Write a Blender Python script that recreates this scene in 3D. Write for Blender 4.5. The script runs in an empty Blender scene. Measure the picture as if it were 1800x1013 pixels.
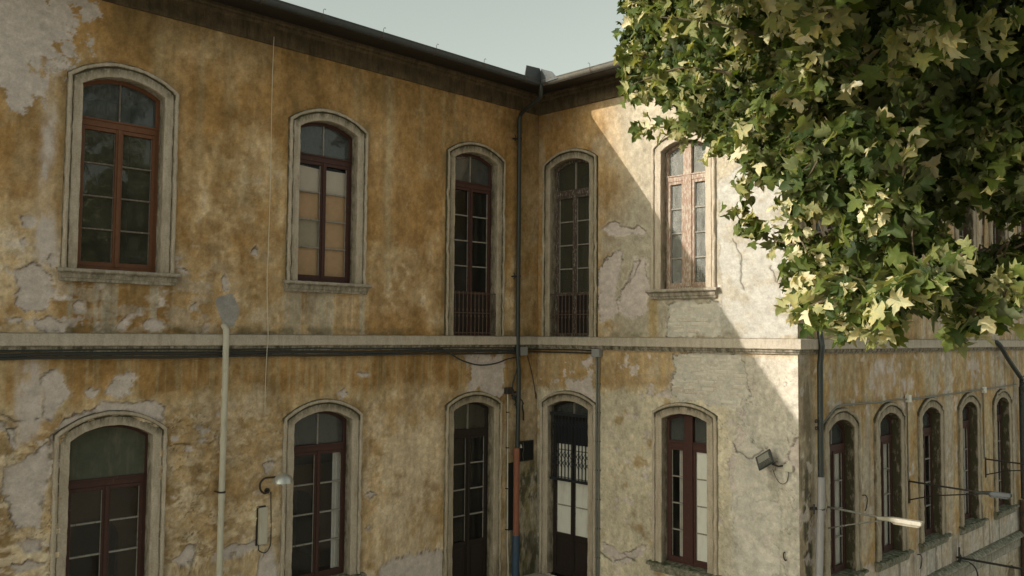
import bpy, bmesh, math, random
import numpy as np
from mathutils import Vector, Matrix

scene = bpy.context.scene
COL = scene.collection
# ------------------------------------------------------------------ camera
cam_data = bpy.data.cameras.new('camera')
cam_data.sensor_width = 36.0
cam_data.lens = 30.8455
cam_data.clip_start = 0.05
cam_data.clip_end = 1000.0
cam = bpy.data.objects.new('camera', cam_data)
COL.objects.link(cam)
CAM_POS = Vector((-13.1809, -12.5219, 5.2379))
cam.matrix_world = Matrix.Translation(CAM_POS) @ Matrix(((0.709558, -0.043549, -0.7033), (-0.704601, -0.032403, -0.708864), (0.008081, 0.998526, -0.053677))).to_4x4()
scene.camera = cam
# ------------------------------------------------------------------ sky and sun
SUN_DIR = Vector((2.26, -0.76, -1.0)).normalized()          # the way the light travels
world = bpy.data.worlds.new('World')
scene.world = world
world.use_nodes = True
wt = world.node_tree
sky = wt.nodes.new('ShaderNodeTexSky')
sky.sky_type = 'NISHITA'
sky.sun_disc = False
sky.sun_elevation = math.radians(22.7)
sky.sun_rotation = math.radians(-71.4)
sky.altitude = 50
sky.air_density = 1.0
sky.dust_density = 3.0
sky.ozone_density = 1.0
hsv = wt.nodes.new('ShaderNodeHueSaturation')
hsv.inputs['Saturation'].default_value = 0.30
tintn = wt.nodes.new('ShaderNodeMix')
tintn.data_type = 'RGBA'
tintn.blend_type = 'MULTIPLY'
tintn.inputs[0].default_value = 1.0
tintn.inputs[7].default_value = (0.97, 1.0, 0.82, 1)
wt.links.new(sky.outputs[0], hsv.inputs['Color'])
wt.links.new(hsv.outputs[0], tintn.inputs[6])
wt.links.new(tintn.outputs[2], wt.nodes['Background'].inputs[0])
wt.nodes['Background'].inputs[1].default_value = 0.15
sun_data = bpy.data.lights.new('sun', 'SUN')
sun_data.energy = 3.0
sun_data.angle = math.radians(0.4)
sun_data.color = (1.0, 0.945, 0.84)
sun = bpy.data.objects.new('sun', sun_data)
COL.objects.link(sun)
sun.location = (-30, 10, 25)
sun.rotation_euler = SUN_DIR.to_track_quat('-Z', 'Y').to_euler()
scene.view_settings.view_transform = 'Standard'
scene.view_settings.look = 'None'
scene.view_settings.gamma = 1.0
scene.view_settings.exposure = 0.47
scene.view_settings.use_curve_mapping = False

# ------------------------------------------------------------------ layout data (wall metres: along the wall, height)
PATCH={'A': [('l',0.006,0.1,[(-10.34,9.64),(-8.89,10.07),(-8.9,9.6),(-9.02,9.43),(-9.12,9.27),(-9.2,9.13),(-9.32,9.05),(-9.37,8.82),(-9.56,8.64),(-9.63,8.46),(-9.7,8.19),(-9.83,8.2),(-10.29,8.26)]),
('l',0.004,0.05,[(-9.4,8.77),(-9.23,8.9),(-9.02,9.01),(-8.81,9.09),(-8.82,9.01),(-9.09,8.9),(-9.29,8.75),(-9.38,8.6)]),('s',0.0,0.03,[(-9.56,8.87),(-9.41,8.9),(-9.37,7.91),(-9.39,7.14),(-9.3,6.47),(-9.3,6.17),
(-9.56,6.07),(-9.59,6.45),(-9.55,7.12),(-9.52,7.88)]),('d',0.014,0.05,[(-9.75,6.03),(-9.57,6.13),(-9.34,6.0),(-9.3,5.77),(-9.36,5.52),(-9.67,5.48),(-9.75,5.62)]),('d',0.012,0.03,[(-9.43,6.19),(-9.34,6.25),(-9.27,6.23),
(-9.28,6.11),(-9.37,6.09)]),('d',0.012,0.03,[(-9.74,6.7),(-9.62,6.76),(-9.55,6.7),(-9.63,6.59),(-9.71,6.6)]),('d',0.01,0.02,[(-9.75,6.42),(-9.67,6.44),(-9.66,6.37),(-9.72,6.38)]),('d',0.012,0.03,[(-9.07,5.61),
(-8.98,5.67),(-8.91,5.63),(-8.93,5.52),(-9.04,5.5)]),('d',0.008,0.04,[(-9.54,5.41),(-9.33,5.44),(-9.12,5.37),(-9.17,5.25),(-9.46,5.26)]),('d',0.01,0.03,[(-9.83,5.41),(-9.67,5.43),(-9.68,5.36),(-9.8,5.35)]),
('d',0.008,0.04,[(-8.48,5.28),(-8.43,5.41),(-8.33,5.46),(-8.31,5.38),(-8.4,5.25)]),('d',0.008,0.04,[(-8.09,5.37),(-7.97,5.47),(-7.85,5.39),(-7.89,5.26),(-8.07,5.26)]),('d',0.012,0.02,[(-7.64,6.16),(-7.54,6.17),
(-7.48,6.12),(-7.56,6.08)]),('d',0.012,0.02,[(-6.97,6.04),(-6.92,6.13),(-6.84,6.03),(-6.85,5.91),(-6.91,5.89)]),('c',-0.002,0.06,[(-7.04,5.71),(-6.98,5.8),(-6.87,5.82),(-6.76,5.77),(-6.68,5.59),(-6.67,5.44),
(-6.73,5.32),(-6.95,5.33),(-6.99,5.54)]),('d',0.015,0.02,[(-6.48,6.53),(-6.4,6.58),(-6.33,6.5),(-6.38,6.45),(-6.47,6.47)]),('d',0.01,0.02,[(-7.46,5.63),(-7.37,5.66),(-7.36,5.57),(-7.44,5.57)]),
('s',0.0,0.03,[(-9.75,4.88),(-9.39,4.87),(-9.37,4.44),(-9.38,4.07),(-9.47,3.85),(-9.66,3.8),(-9.71,4.23)]),('d',0.01,0.04,[(-9.41,4.65),(-9.25,4.73),(-9.15,4.63),(-9.04,4.43),(-9.14,4.31),(-9.22,4.19),(-9.3,4.06),
(-9.41,4.11),(-9.34,4.36)]),('d',0.01,0.03,[(-8.9,4.44),(-8.81,4.48),(-8.72,4.43),(-8.76,4.36),(-8.87,4.36)]),('l',0.006,0.06,[(-8.58,4.55),(-8.41,4.64),(-8.25,4.57),(-8.28,4.39),(-8.49,4.37)]),
('d',0.008,0.05,[(-8.73,4.17),(-8.64,4.29),(-8.26,4.22),(-7.92,4.27),(-7.8,4.16),(-7.78,3.98),(-8.09,4.07),(-8.49,4.15),(-8.93,4.06),(-9.21,3.83),(-9.28,3.62),(-9.32,3.84),(-9.08,4.11)]),('d',0.012,0.06,[(-9.84,3.54),
(-9.61,3.6),(-9.46,3.66),(-9.34,3.78),(-9.3,3.62),(-9.3,3.25),(-9.34,2.9),(-9.39,2.67),(-9.71,2.69),(-9.73,3.05),(-9.84,3.24)]),('d',0.012,0.05,[(-9.64,2.57),(-9.44,2.58),(-9.33,2.55),(-9.35,2.4),(-9.54,2.43)]),
('d',0.01,0.05,[(-9.72,2.24),(-9.5,2.25),(-9.32,2.21),(-9.36,2.13),(-9.62,2.15)]),('d',0.012,0.04,[(-9.95,4.1),(-9.84,4.13),(-9.82,4.02),(-9.95,3.99)]),('d',0.012,0.03,[(-9.81,3.98),(-9.68,3.99),(-9.68,3.75),
(-9.75,3.77)]),('d',0.012,0.04,[(-7.61,1.97),(-7.44,2.08),(-7.32,2.17),(-7.24,2.11),(-7.26,1.91),(-7.47,1.83)]),('d',0.01,0.05,[(-6.9,1.99),(-6.73,2.03),(-6.47,2.0),(-6.26,2.04),(-6.26,1.9),(-6.56,1.86),(-6.84,1.84)]),
('d',0.01,0.05,[(-6.25,1.49),(-6.22,1.74),(-6.09,1.87),(-5.93,1.79),(-5.87,1.18),(-6.26,1.26)]),('d',0.01,0.03,[(-6.2,3.2),(-6.08,3.26),(-5.99,3.23),(-6.04,3.13),(-6.16,3.05)]),('d',0.01,0.06,[(-3.96,0.71),(-3.92,1.19),
(-3.65,1.31),(-3.22,1.28),(-2.86,1.32),(-2.37,1.26),(-2.3,0.38)]),('l',0.006,0.05,[(-1.94,4.81),(-1.0,4.87),(-0.96,4.1),(-1.24,4.02),(-1.57,4.13),(-1.9,4.23)]),('d',0.01,0.02,[(-4.28,2.49),(-4.14,2.54),(-3.99,2.46),
(-4.13,2.42)]),('d',0.008,0.02,[(-4.27,1.94),(-4.15,1.96),(-4.15,1.88)]),('d',0.01,0.03,[(-4.82,4.28),(-4.69,4.31),(-4.64,4.21),(-4.77,4.16)]),('d',0.008,0.02,[(-4.48,4.57),(-4.2,4.56),(-4.22,4.52),
(-4.44,4.52)])],'B': [('d',0.016,0.03,[(-1.69,7.3),(-1.87,7.44),(-2.04,7.45),(-2.15,7.33),(-2.45,7.28),(-2.58,7.31),(-2.78,7.21),(-2.71,7.13),(-2.39,7.18),(-2.18,7.13),(-1.93,7.17)]),('d',0.01,0.06,[(-1.63,6.57),
(-1.82,6.78),(-2.18,6.85),(-2.15,6.44),(-2.04,6.01),(-2.1,5.73),(-1.88,5.57),(-1.62,5.51)]),('d',0.014,0.05,[(-2.07,5.9),(-2.34,6.32),(-2.5,6.66),(-2.69,6.69),(-2.84,6.2),(-2.79,5.72),(-2.45,5.57),(-2.15,5.66)]),
('b',0.012,0.06,[(-3.24,5.81),(-3.39,5.87),(-4.29,5.84),(-4.34,5.71),(-4.35,5.25),(-3.22,5.23)]),('w',0.004,0.06,[(-4.32,8.0),(-4.72,8.11),(-5.95,8.0),(-5.92,5.22),(-4.33,5.2),(-4.35,5.95),(-4.29,7.13)]),
('b',0.012,0.09,[(-3.39,4.97),(-4.74,5.01),(-4.83,4.69),(-4.82,4.22),(-4.65,4.06),(-4.28,4.03),(-3.75,4.12),(-3.34,4.14),(-3.27,4.34),(-3.41,4.65)]),('l',0.008,0.05,[(-2.56,4.11),(-2.81,4.27),(-3.09,4.31),(-3.32,4.46),
(-3.36,4.14),(-3.07,4.08)]),('w',0.006,0.06,[(-4.6,3.58),(-4.8,3.67),(-4.9,3.47),(-5.16,3.4),(-5.21,2.85),(-5.43,2.43),(-5.36,1.87),(-5.42,1.41),(-4.67,1.19),(-4.57,2.11),(-4.51,2.96)]),('d',0.01,0.05,[(-1.71,1.33),
(-1.92,1.3),(-2.22,1.18),(-2.56,1.39),(-2.79,1.45),(-2.69,1.23),(-2.3,1.03),(-1.75,1.09)]),('w',0.004,0.03,[(-4.87,2.5),(-5.15,2.59),(-5.43,2.57),(-5.41,2.41),(-5.1,2.31),(-4.89,2.35)]),('w',0.004,0.03,[(-4.62,2.57),
(-4.79,2.63),(-4.81,2.45),(-4.64,2.39)]),('l',0.005,0.04,[(-4.69,3.83),(-4.82,3.65),(-4.65,3.26),(-4.55,2.68),(-4.49,3.05),(-4.58,3.54)]),('d',0.018,0.02,[(-5.55,3.35),(-5.63,3.58),(-5.77,3.66),(-5.78,3.09),
(-5.63,3.09)]),('l',0.006,0.05,[(-0.87,4.31),(-1.31,4.42),(-1.49,4.47),(-1.46,4.03),(-1.17,4.06),(-0.87,4.2)]),('l',0.006,0.05,[(-1.22,4.68),(-1.4,4.84),(-1.46,4.69),(-1.34,4.58)]),('d',0.02,0.02,[(-0.12,0.53),
(-0.31,0.82),(-0.4,0.73),(-0.41,0.34),(-0.09,0.28)])],'C': [('s',0.002,0.1,[(2.75,4.77),(3.41,4.88),(3.93,4.64),(3.75,4.21),(2.97,4.09),(2.64,4.36)]),('s',0.002,0.06,[(4.19,4.39),(4.71,4.51),(4.76,4.28),(4.3,4.19)]),
('s',0.002,0.06,[(7.85,4.75),(8.46,4.8),(8.37,4.54),(7.92,4.53)])]}
CLUST=[(-6.47,-8.59,6.99,0.2),(-5.46,-6.63,8.18,0.17),(-7.31,-9.51,7.76,0.18),(-6.81,-8.66,7.24,0.17),(-6.8,-9.03,7.95,0.16),(-7.0,-8.9,7.99,0.28),(-5.71,-7.26,8.59,0.28),(-6.68,-8.57,7.08,0.25),(-7.35,-9.52,7.43,0.17),
(-6.02,-7.33,8.85,0.24),(-5.99,-7.74,8.18,0.22),(-6.01,-7.7,7.8,0.15),(-7.3,-9.61,7.88,0.14),(-6.49,-8.12,7.4,0.15),(-6.17,-7.87,8.0,0.26),(-7.3,-9.34,6.53,0.11),(-5.74,-7.0,8.34,0.29),(-6.65,-8.57,7.81,0.17),
(-5.7,-6.93,8.85,0.28),(-5.66,-7.11,9.06,0.23),(-6.24,-8.04,8.2,0.27),(-6.64,-8.39,7.64,0.29),(-7.0,-9.26,7.89,0.29),(-6.91,-8.86,6.79,0.13),(-5.8,-7.52,7.94,0.28),(-7.44,-9.68,7.12,0.14),(-6.48,-8.34,7.95,0.16),
(-7.38,-9.62,6.86,0.16),(-5.65,-6.92,8.55,0.28),(-6.86,-9.07,6.93,0.26),(-5.91,-7.56,7.84,0.25),(-7.02,-8.96,7.13,0.23),(-6.79,-8.82,6.79,0.13),(-6.97,-9.07,6.67,0.14),(-6.87,-9.23,6.92,0.29),(-6.68,-8.53,7.38,0.27),
(-7.22,-9.51,7.16,0.19),(-6.74,-8.94,7.97,0.23),(-6.69,-8.8,7.54,0.26),(-6.98,-8.91,6.89,0.17),(-6.49,-8.27,7.23,0.25),(-6.75,-8.78,8.26,0.18),(-5.87,-7.01,8.81,0.17),(-6.0,-7.42,8.89,0.2),(-6.81,-8.77,7.19,0.28),
(-6.3,-7.82,7.87,0.27),(-6.2,-7.95,8.68,0.16),(-6.49,-8.47,7.82,0.29),(-6.88,-9.16,7.42,0.24),(-6.19,-7.94,8.45,0.23),(-6.42,-8.54,7.8,0.14),(-6.61,-8.67,8.14,0.28),(-6.39,-8.08,7.74,0.19),(-7.13,-9.52,7.35,0.15),
(-6.35,-8.48,8.02,0.22),(-6.02,-7.92,8.11,0.22),(-6.3,-7.83,7.71,0.24),(-6.19,-8.09,8.08,0.27),(-7.16,-9.25,7.64,0.16),(-7.4,-9.68,7.39,0.12),(-6.56,-8.68,7.23,0.16),(-6.95,-9.1,7.63,0.19),(-6.11,-7.73,7.66,0.2),
(-7.21,-9.22,7.03,0.18),(-4.78,-9.48,6.13,0.18),(-5.52,-9.7,6.93,0.39),(-5.1,-9.45,7.55,0.32),(-7.96,-10.38,5.97,0.32),(-6.68,-10.63,6.9,0.42),(-5.65,-10.77,7.75,0.31),(-7.44,-10.54,6.96,0.39),(-6.77,-10.87,7.57,0.23),
(-7.53,-11.02,6.24,0.33),(-4.6,-10.07,8.48,0.27),(-6.66,-10.67,7.52,0.38),(-6.98,-9.68,6.62,0.31),(-7.47,-10.76,7.44,0.17),(-6.63,-9.35,8.07,0.26),(-5.88,-10.77,7.71,0.34),(-4.38,-9.73,7.36,0.35),
(-7.98,-9.96,6.25,0.16),(-6.94,-10.46,6.49,0.38),(-6.46,-9.67,6.37,0.3),(-5.78,-9.35,7.48,0.31),(-7.4,-10.86,6.3,0.29),(-6.53,-9.34,7.93,0.32),(-6.28,-10.84,6.84,0.35),(-8.33,-10.08,6.14,0.09),(-6.55,-11.03,6.35,0.19),
(-4.12,-10.52,6.79,0.2),(-6.97,-10.6,7.0,0.34),(-6.43,-10.41,7.17,0.3),(-4.44,-10.29,6.82,0.36),(-5.25,-10.54,6.99,0.38),(-7.34,-10.9,6.78,0.29),(-5.36,-9.09,8.56,0.25),(-5.92,-10.56,8.06,0.11),(-6.11,-10.32,7.08,0.3),
(-7.15,-9.78,7.57,0.35),(-6.57,-10.94,7.44,0.33),(-7.6,-9.99,7.13,0.37),(-5.65,-9.6,5.99,0.22),(-7.44,-9.82,6.41,0.31),(-6.98,-10.79,7.34,0.28),(-6.96,-9.85,7.78,0.28),(-6.5,-9.94,7.34,0.33),(-7.07,-10.8,6.23,0.21),
(-4.16,-9.78,7.57,0.28),(-6.18,-9.92,8.07,0.22),(-7.63,-10.64,6.86,0.29),(-3.82,-10.3,7.36,0.29),(-6.96,-9.88,7.84,0.22),(-7.22,-10.0,6.96,0.29),(-6.99,-9.75,6.83,0.38),(-8.12,-10.09,6.94,0.24),(-4.08,-10.4,7.0,0.32),
(-6.95,-9.37,6.83,0.15),(-5.54,-9.59,6.82,0.44),(-5.33,-9.34,7.37,0.32),(-8.15,-10.16,6.92,0.29),(-7.12,-10.97,6.97,0.29),(-6.84,-9.83,7.8,0.3),(-5.92,-9.44,8.24,0.28),(-7.08,-9.83,7.29,0.3),(-5.4,-9.65,7.65,0.38),
(-4.5,-10.45,6.78,0.38),(-5.66,-9.77,6.29,0.32),(-6.68,-10.68,6.33,0.25),(-7.91,-10.52,7.22,0.31),(-7.25,-10.03,6.39,0.29),(-7.57,-10.99,6.43,0.29),(-5.55,-8.98,7.65,0.45),(-6.28,-10.37,7.48,0.35),
(-6.18,-9.75,8.19,0.15),(-5.74,-10.44,7.93,0.31),(-4.17,-9.94,7.49,0.42),(-5.39,-8.87,7.82,0.36),(-5.31,-9.65,7.33,0.45),(-4.89,-9.9,8.29,0.36),(-6.94,-9.4,6.74,0.18),(-7.15,-10.25,7.33,0.32),(-5.15,-9.9,7.54,0.32),
(-4.73,-9.22,8.1,0.43),(-6.0,-10.72,6.6,0.31),(-7.45,-11.06,6.56,0.31),(-5.43,-8.82,6.68,0.31),(-5.01,-10.38,7.56,0.44),(-6.36,-9.92,8.09,0.14),(-7.28,-9.89,7.01,0.28),(-6.55,-9.85,7.19,0.41),(-5.71,-10.34,6.58,0.34),
(-5.73,-9.63,6.86,0.37),(-7.96,-10.38,7.34,0.23),(-5.21,-9.94,6.47,0.15),(-4.66,-10.58,7.72,0.29),(-3.99,-9.98,6.87,0.44),(-6.9,-10.76,6.47,0.37),(-3.7,-10.28,8.13,0.38),(-6.77,-10.11,7.93,0.11),(-5.96,-10.82,6.6,0.29),
(-5.05,-10.14,7.0,0.35),(-6.36,-10.89,7.38,0.33),(-5.76,-9.16,6.82,0.32),(-5.75,-8.88,7.05,0.29),(-6.1,-10.53,7.07,0.38),(-6.42,-10.94,7.16,0.29),(-7.35,-11.25,7.08,0.14),(-7.22,-10.57,6.47,0.31),(-5.29,-10.0,6.74,0.4),
(-5.75,-8.88,7.27,0.29),(-5.9,-9.58,6.2,0.43),(-5.39,-9.15,6.7,0.37),(-7.95,-10.04,7.22,0.27),(-8.02,-10.16,6.38,0.35),(-4.6,-10.1,6.37,0.18),(-8.26,-10.19,7.27,0.26),(-5.72,-9.66,7.21,0.41),(-6.67,-9.39,7.2,0.3),
(-7.17,-9.69,6.62,0.35),(-4.48,-10.58,8.31,0.27),(-6.59,-9.84,7.8,0.34),(-6.37,-9.93,7.43,0.41),(-6.5,-10.74,6.61,0.34),(-7.38,-11.07,6.52,0.34),(-8.02,-10.31,6.26,0.33),(-5.19,-8.7,7.43,0.38),(-7.75,-10.44,5.79,0.16),
(-4.7,-10.35,8.49,0.14),(-7.07,-9.43,7.46,0.15),(-7.2,-10.5,7.58,0.2),(-7.74,-10.55,6.63,0.33),(-5.41,-10.77,6.52,0.21),(-6.53,-9.99,6.26,0.39),(-4.98,-10.57,6.71,0.29),(-6.61,-9.3,7.82,0.13),(-5.45,-7.67,8.38,0.22),
(-5.33,-6.89,8.17,0.26),(-6.49,-9.07,6.64,0.15),(-5.95,-8.25,8.45,0.35),(-6.66,-9.24,8.18,0.18),(-4.79,-6.46,8.22,0.25),(-4.95,-6.41,9.3,0.26),(-5.32,-7.36,8.02,0.35),(-5.31,-7.05,7.86,0.19),(-6.04,-8.55,8.34,0.31),
(-5.38,-7.51,7.91,0.33),(-5.02,-6.32,8.56,0.2),(-5.18,-7.1,8.18,0.35),(-5.24,-7.31,7.92,0.35),(-5.06,-7.03,8.95,0.21),(-5.38,-7.76,8.14,0.25),(-5.06,-6.62,8.57,0.29),(-5.39,-7.03,8.14,0.21),(-5.09,-7.15,8.97,0.24),
(-5.83,-8.45,8.15,0.3),(-5.54,-7.55,7.58,0.24),(-6.04,-8.81,7.65,0.23),(-4.96,-6.54,9.42,0.29),(-5.94,-8.66,7.58,0.21),(-5.64,-8.04,8.64,0.3),(-5.53,-8.02,8.43,0.22),(-5.06,-6.49,9.37,0.3),(-6.58,-9.11,6.93,0.28),
(-6.09,-8.78,8.29,0.24),(-5.17,-7.1,9.33,0.17),(-6.56,-9.12,7.41,0.23),(-5.26,-6.93,9.12,0.21),(-5.36,-7.51,7.64,0.23),(-4.94,-6.53,8.24,0.27),(-5.08,-6.65,8.78,0.29),(-6.23,-8.94,7.34,0.27),(-6.2,-8.73,6.82,0.17),
(-5.0,-6.88,8.51,0.24),(-5.51,-8.04,7.47,0.22),(-7.95,-10.57,5.65,0.21),(-8.09,-10.68,5.54,0.09),(-7.01,-9.81,5.59,0.18),(-7.42,-10.02,5.71,0.15),(-7.39,-10.31,5.66,0.15),(-6.79,-9.62,5.84,0.2),(-8.14,-10.74,5.56,0.09),
(-6.91,-9.59,5.92,0.11),(-6.55,-9.27,5.7,0.24),(-7.11,-9.94,5.84,0.15),(-7.07,-10.01,5.85,0.14),(-7.19,-9.95,5.75,0.23),(-7.2,-9.94,5.78,0.2),(-6.89,-9.76,5.6,0.19),(-7.98,-10.61,5.57,0.12),(-8.0,-10.73,5.59,0.09),
(-7.54,-10.23,5.61,0.24),(-6.83,-9.59,5.69,0.22),(-6.72,-9.39,5.85,0.19),(-7.07,-9.56,5.83,0.17),(-7.67,-10.32,5.45,0.09),(-6.93,-9.46,5.63,0.19),(-6.94,-9.4,5.56,0.13),(-7.0,-9.75,5.62,0.21),(-6.8,-9.6,5.76,0.16),
(-6.91,-9.81,5.71,0.16),(-7.38,-10.24,5.51,0.13),(-7.75,-10.64,5.66,0.11),(-7.08,-9.88,5.49,0.17),(-7.51,-10.37,5.61,0.18),(-7.75,-10.52,5.74,0.14),(-7.79,-10.57,5.78,0.11),(-6.55,-9.29,5.87,0.2),(-6.86,-9.58,5.5,0.15),
(-7.65,-10.34,5.72,0.14),(-7.38,-10.24,5.59,0.19),(-7.08,-9.9,5.75,0.19),(-7.47,-10.22,5.5,0.15),(-6.56,-9.22,5.84,0.15),(-7.73,-10.48,5.76,0.13),(-5.4,-10.68,5.73,0.14),(-4.64,-9.77,5.52,0.15),(-7.02,-10.6,5.7,0.11),
(-6.08,-10.46,5.56,0.11),(-5.81,-10.7,5.86,0.19),(-5.01,-10.59,5.8,0.22),(-6.17,-10.61,5.85,0.15),(-4.92,-10.03,5.75,0.18),(-6.28,-10.36,5.63,0.16),(-6.95,-10.61,5.68,0.14),(-4.23,-10.44,5.91,0.15),
(-5.24,-10.0,5.69,0.16),(-4.26,-10.42,5.82,0.21),(-5.84,-10.59,5.89,0.16),(-6.04,-10.85,5.83,0.21),(-6.68,-10.47,5.64,0.14),(-4.96,-10.41,6.02,0.13),(-4.97,-10.57,5.87,0.15),(-5.8,-10.56,5.72,0.16),
(-6.97,-10.71,5.66,0.19),(-6.94,-10.68,5.75,0.15),(-6.55,-11.04,5.75,0.15),(-4.47,-12.6,11.14,0.44),(-7.18,-11.64,8.86,0.57),(-6.52,-9.58,9.39,0.57),(-4.95,-8.53,12.66,0.5),(-4.39,-8.82,11.57,0.51),
(-5.01,-9.87,10.06,0.48),(-6.79,-10.37,8.27,0.47),(-6.95,-11.26,8.78,0.49),(-5.57,-7.1,10.5,0.41),(-8.45,-8.95,9.03,0.53),(-2.15,-10.98,11.61,0.57),(-6.84,-11.29,8.02,0.49),(-8.35,-10.35,8.45,0.58),
(-3.65,-8.71,10.48,0.59),(-3.21,-8.71,10.25,0.43),(-4.46,-11.58,9.27,0.46),(-5.11,-7.5,12.38,0.48),(-6.96,-9.28,9.59,0.52),(-8.34,-10.99,9.05,0.56),(-4.7,-11.17,11.31,0.52),(-3.71,-9.85,9.44,0.46),
(-8.02,-10.3,8.66,0.59),(-8.85,-10.36,8.47,0.44),(-5.12,-12.69,8.35,0.49),(-7.8,-9.29,7.92,0.45),(0.34,-12.86,10.69,0.57),(-6.36,-11.97,9.76,0.45),(-7.63,-11.84,8.44,0.46),(-1.98,-11.96,9.57,0.55),
(-4.25,-12.4,9.66,0.51),(-8.54,-10.13,8.94,0.42),(-4.5,-7.93,12.72,0.5),(-3.06,-11.95,9.63,0.46),(-5.29,-9.56,11.59,0.57),(-6.46,-12.01,9.55,0.4),(-8.11,-11.45,9.07,0.46),(-8.85,-9.06,8.86,0.37),
(-9.89,-10.05,7.43,0.41),(-8.99,-8.71,8.46,0.39),(-8.33,-9.68,8.0,0.38),(-9.65,-9.16,8.46,0.37),(-8.95,-9.58,8.26,0.4),(-8.82,-9.32,8.32,0.38),(-9.17,-9.61,8.38,0.37),(-8.58,-10.32,8.49,0.37),(-8.28,-8.44,9.56,0.3),  # unseen clusters above the view, added to shade the foliage
(-10.05,-10.72,7.47,0.33),(-8.4,-8.38,9.1,0.31),(-8.65,-9.39,8.2,0.3),(-8.27,-8.59,9.24,0.35),(-9.23,-9.47,8.19,0.32),(-8.41,-10.3,7.92,0.36),(-7.75,-10.32,7.88,0.31),(-9.16,-10.22,7.72,0.38),(-8.65,-9.45,8.27,0.38),
(-7.08,-10.57,8.35,0.38),(-8.94,-9.14,8.28,0.31),(-8.21,-10.48,8.49,0.36),(-8.32,-10.42,7.86,0.41),(-7.43,-8.96,9.03,0.34),(-9.55,-10.93,7.05,0.39),(-7.49,-9.82,8.7,0.4),(-9.14,-8.97,8.42,0.38),(-6.59,-10.51,8.43,0.31),
(-7.58,-8.98,8.46,0.39),(-8.94,-9.52,7.95,0.38),(-7.73,-9.88,8.15,0.42),(-8.25,-9.66,8.5,0.37),(-10.27,-10.43,7.33,0.32),(-8.51,-11.04,8.04,0.4),(-9.04,-9.26,8.13,0.41),(-9.43,-10.3,7.9,0.34),(-8.78,-8.65,8.94,0.41),
(-9.56,-10.03,8.04,0.38),(-8.69,-9.86,8.67,0.33),(-10.37,-10.04,7.21,0.35),(-6.94,-9.99,8.86,0.34),(-6.43,-10.44,9.59,0.35),(-6.84,-10.68,8.39,0.4),(-7.58,-9.15,8.4,0.32),(-8.37,-11.13,7.79,0.31),
(-8.97,-9.87,8.09,0.34),(-8.44,-11.06,7.87,0.39),(-10.23,-10.2,7.51,0.33),(-7.58,-10.92,8.12,0.38),(-8.75,-10.48,7.93,0.32),(-9.89,-9.2,8.4,0.3),(-9.17,-10.68,7.84,0.34),(-7.71,-9.34,9.26,0.36),(-8.71,-8.2,9.5,0.37),
(-10.3,-10.38,7.17,0.41),(-9.34,-11.31,7.22,0.35),(-8.96,-10.98,7.57,0.33),(-8.38,-8.46,9.01,0.41),(-9.75,-10.52,7.26,0.41),(-6.64,-10.23,8.96,0.34),(-6.22,-10.49,9.27,0.4),(-9.26,-11.28,7.21,0.33),
(-7.79,-9.97,8.04,0.3),(-9.89,-10.24,7.71,0.33),(-9.34,-10.35,7.88,0.35),(-6.89,-10.58,8.56,0.41),(-8.98,-8.59,9.03,0.39),(-7.78,-9.84,8.65,0.35),(-10.29,-10.11,7.69,0.3),(-8.27,-11.01,7.47,0.35),
(-9.15,-9.49,7.87,0.32),(-9.42,-11.23,7.01,0.36),(-9.62,-9.64,7.78,0.34),(-9.09,-9.52,8.08,0.36),(-6.93,-9.67,9.09,0.35),(-7.67,-10.36,7.93,0.37),(-9.09,-10.91,7.43,0.35),(-8.97,-8.86,9.13,0.34),
(-10.43,-10.39,7.65,0.38),(-8.52,-9.32,8.61,0.41),(-6.76,-9.68,9.54,0.32),(-9.15,-10.43,7.66,0.41),(-9.55,-10.7,7.34,0.4),(-8.51,-9.04,8.49,0.34),(-7.96,-8.52,9.34,0.38),(-8.31,-9.61,8.42,0.33),(-9.4,-8.9,8.8,0.37),
(-6.46,-10.54,8.72,0.42),(-8.79,-9.98,8.23,0.34),(-9.37,-10.96,7.42,0.41),(-8.49,-9.9,8.01,0.37),(-9.65,-10.68,7.82,0.39),(-8.18,-9.06,9.28,0.39),(-9.34,-10.96,7.6,0.39),(-8.78,-8.95,8.35,0.33),(-6.51,-9.91,9.0,0.33),
(-7.96,-10.3,8.43,0.34),(-8.97,-9.16,8.34,0.41),(-8.02,-9.92,8.49,0.38),(-8.39,-9.43,8.83,0.35),(-9.98,-9.32,8.25,0.38),(-7.4,-9.79,8.82,0.34),(-8.51,-9.29,8.23,0.35),(-7.79,-10.71,8.81,0.4),(-6.89,-10.37,9.2,0.36),
(-7.24,-10.65,8.73,0.38),(-8.08,-11.06,8.16,0.31),(-7.25,-9.83,9.44,0.32),(-9.31,-9.29,7.69,0.39),(-9.37,-9.87,8.2,0.42),(-2.34,-10.77,6.03,0.54),(-2.01,-10.98,6.68,0.52),(-1.85,-10.81,7.16,0.52),
(-4.08,-10.98,8.07,0.41),(-6.56,-11.06,6.98,0.5),(-3.95,-10.7,7.03,0.46),(-1.87,-11.98,7.28,0.52),(-1.48,-12.13,7.2,0.42),(-2.86,-10.6,6.14,0.4),(-0.5,-12.85,7.09,0.54),(-2.66,-11.47,8.63,0.54),(-4.98,-11.91,7.42,0.59),
(-0.97,-11.59,8.72,0.6),(-3.41,-10.95,8.28,0.48),(-5.52,-11.93,6.29,0.52),(-4.45,-11.19,7.86,0.49),(-0.14,-12.92,8.85,0.45),(-5.57,-11.69,7.73,0.6),(-1.25,-11.21,6.34,0.54),(-6.75,-11.49,6.73,0.45),
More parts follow.
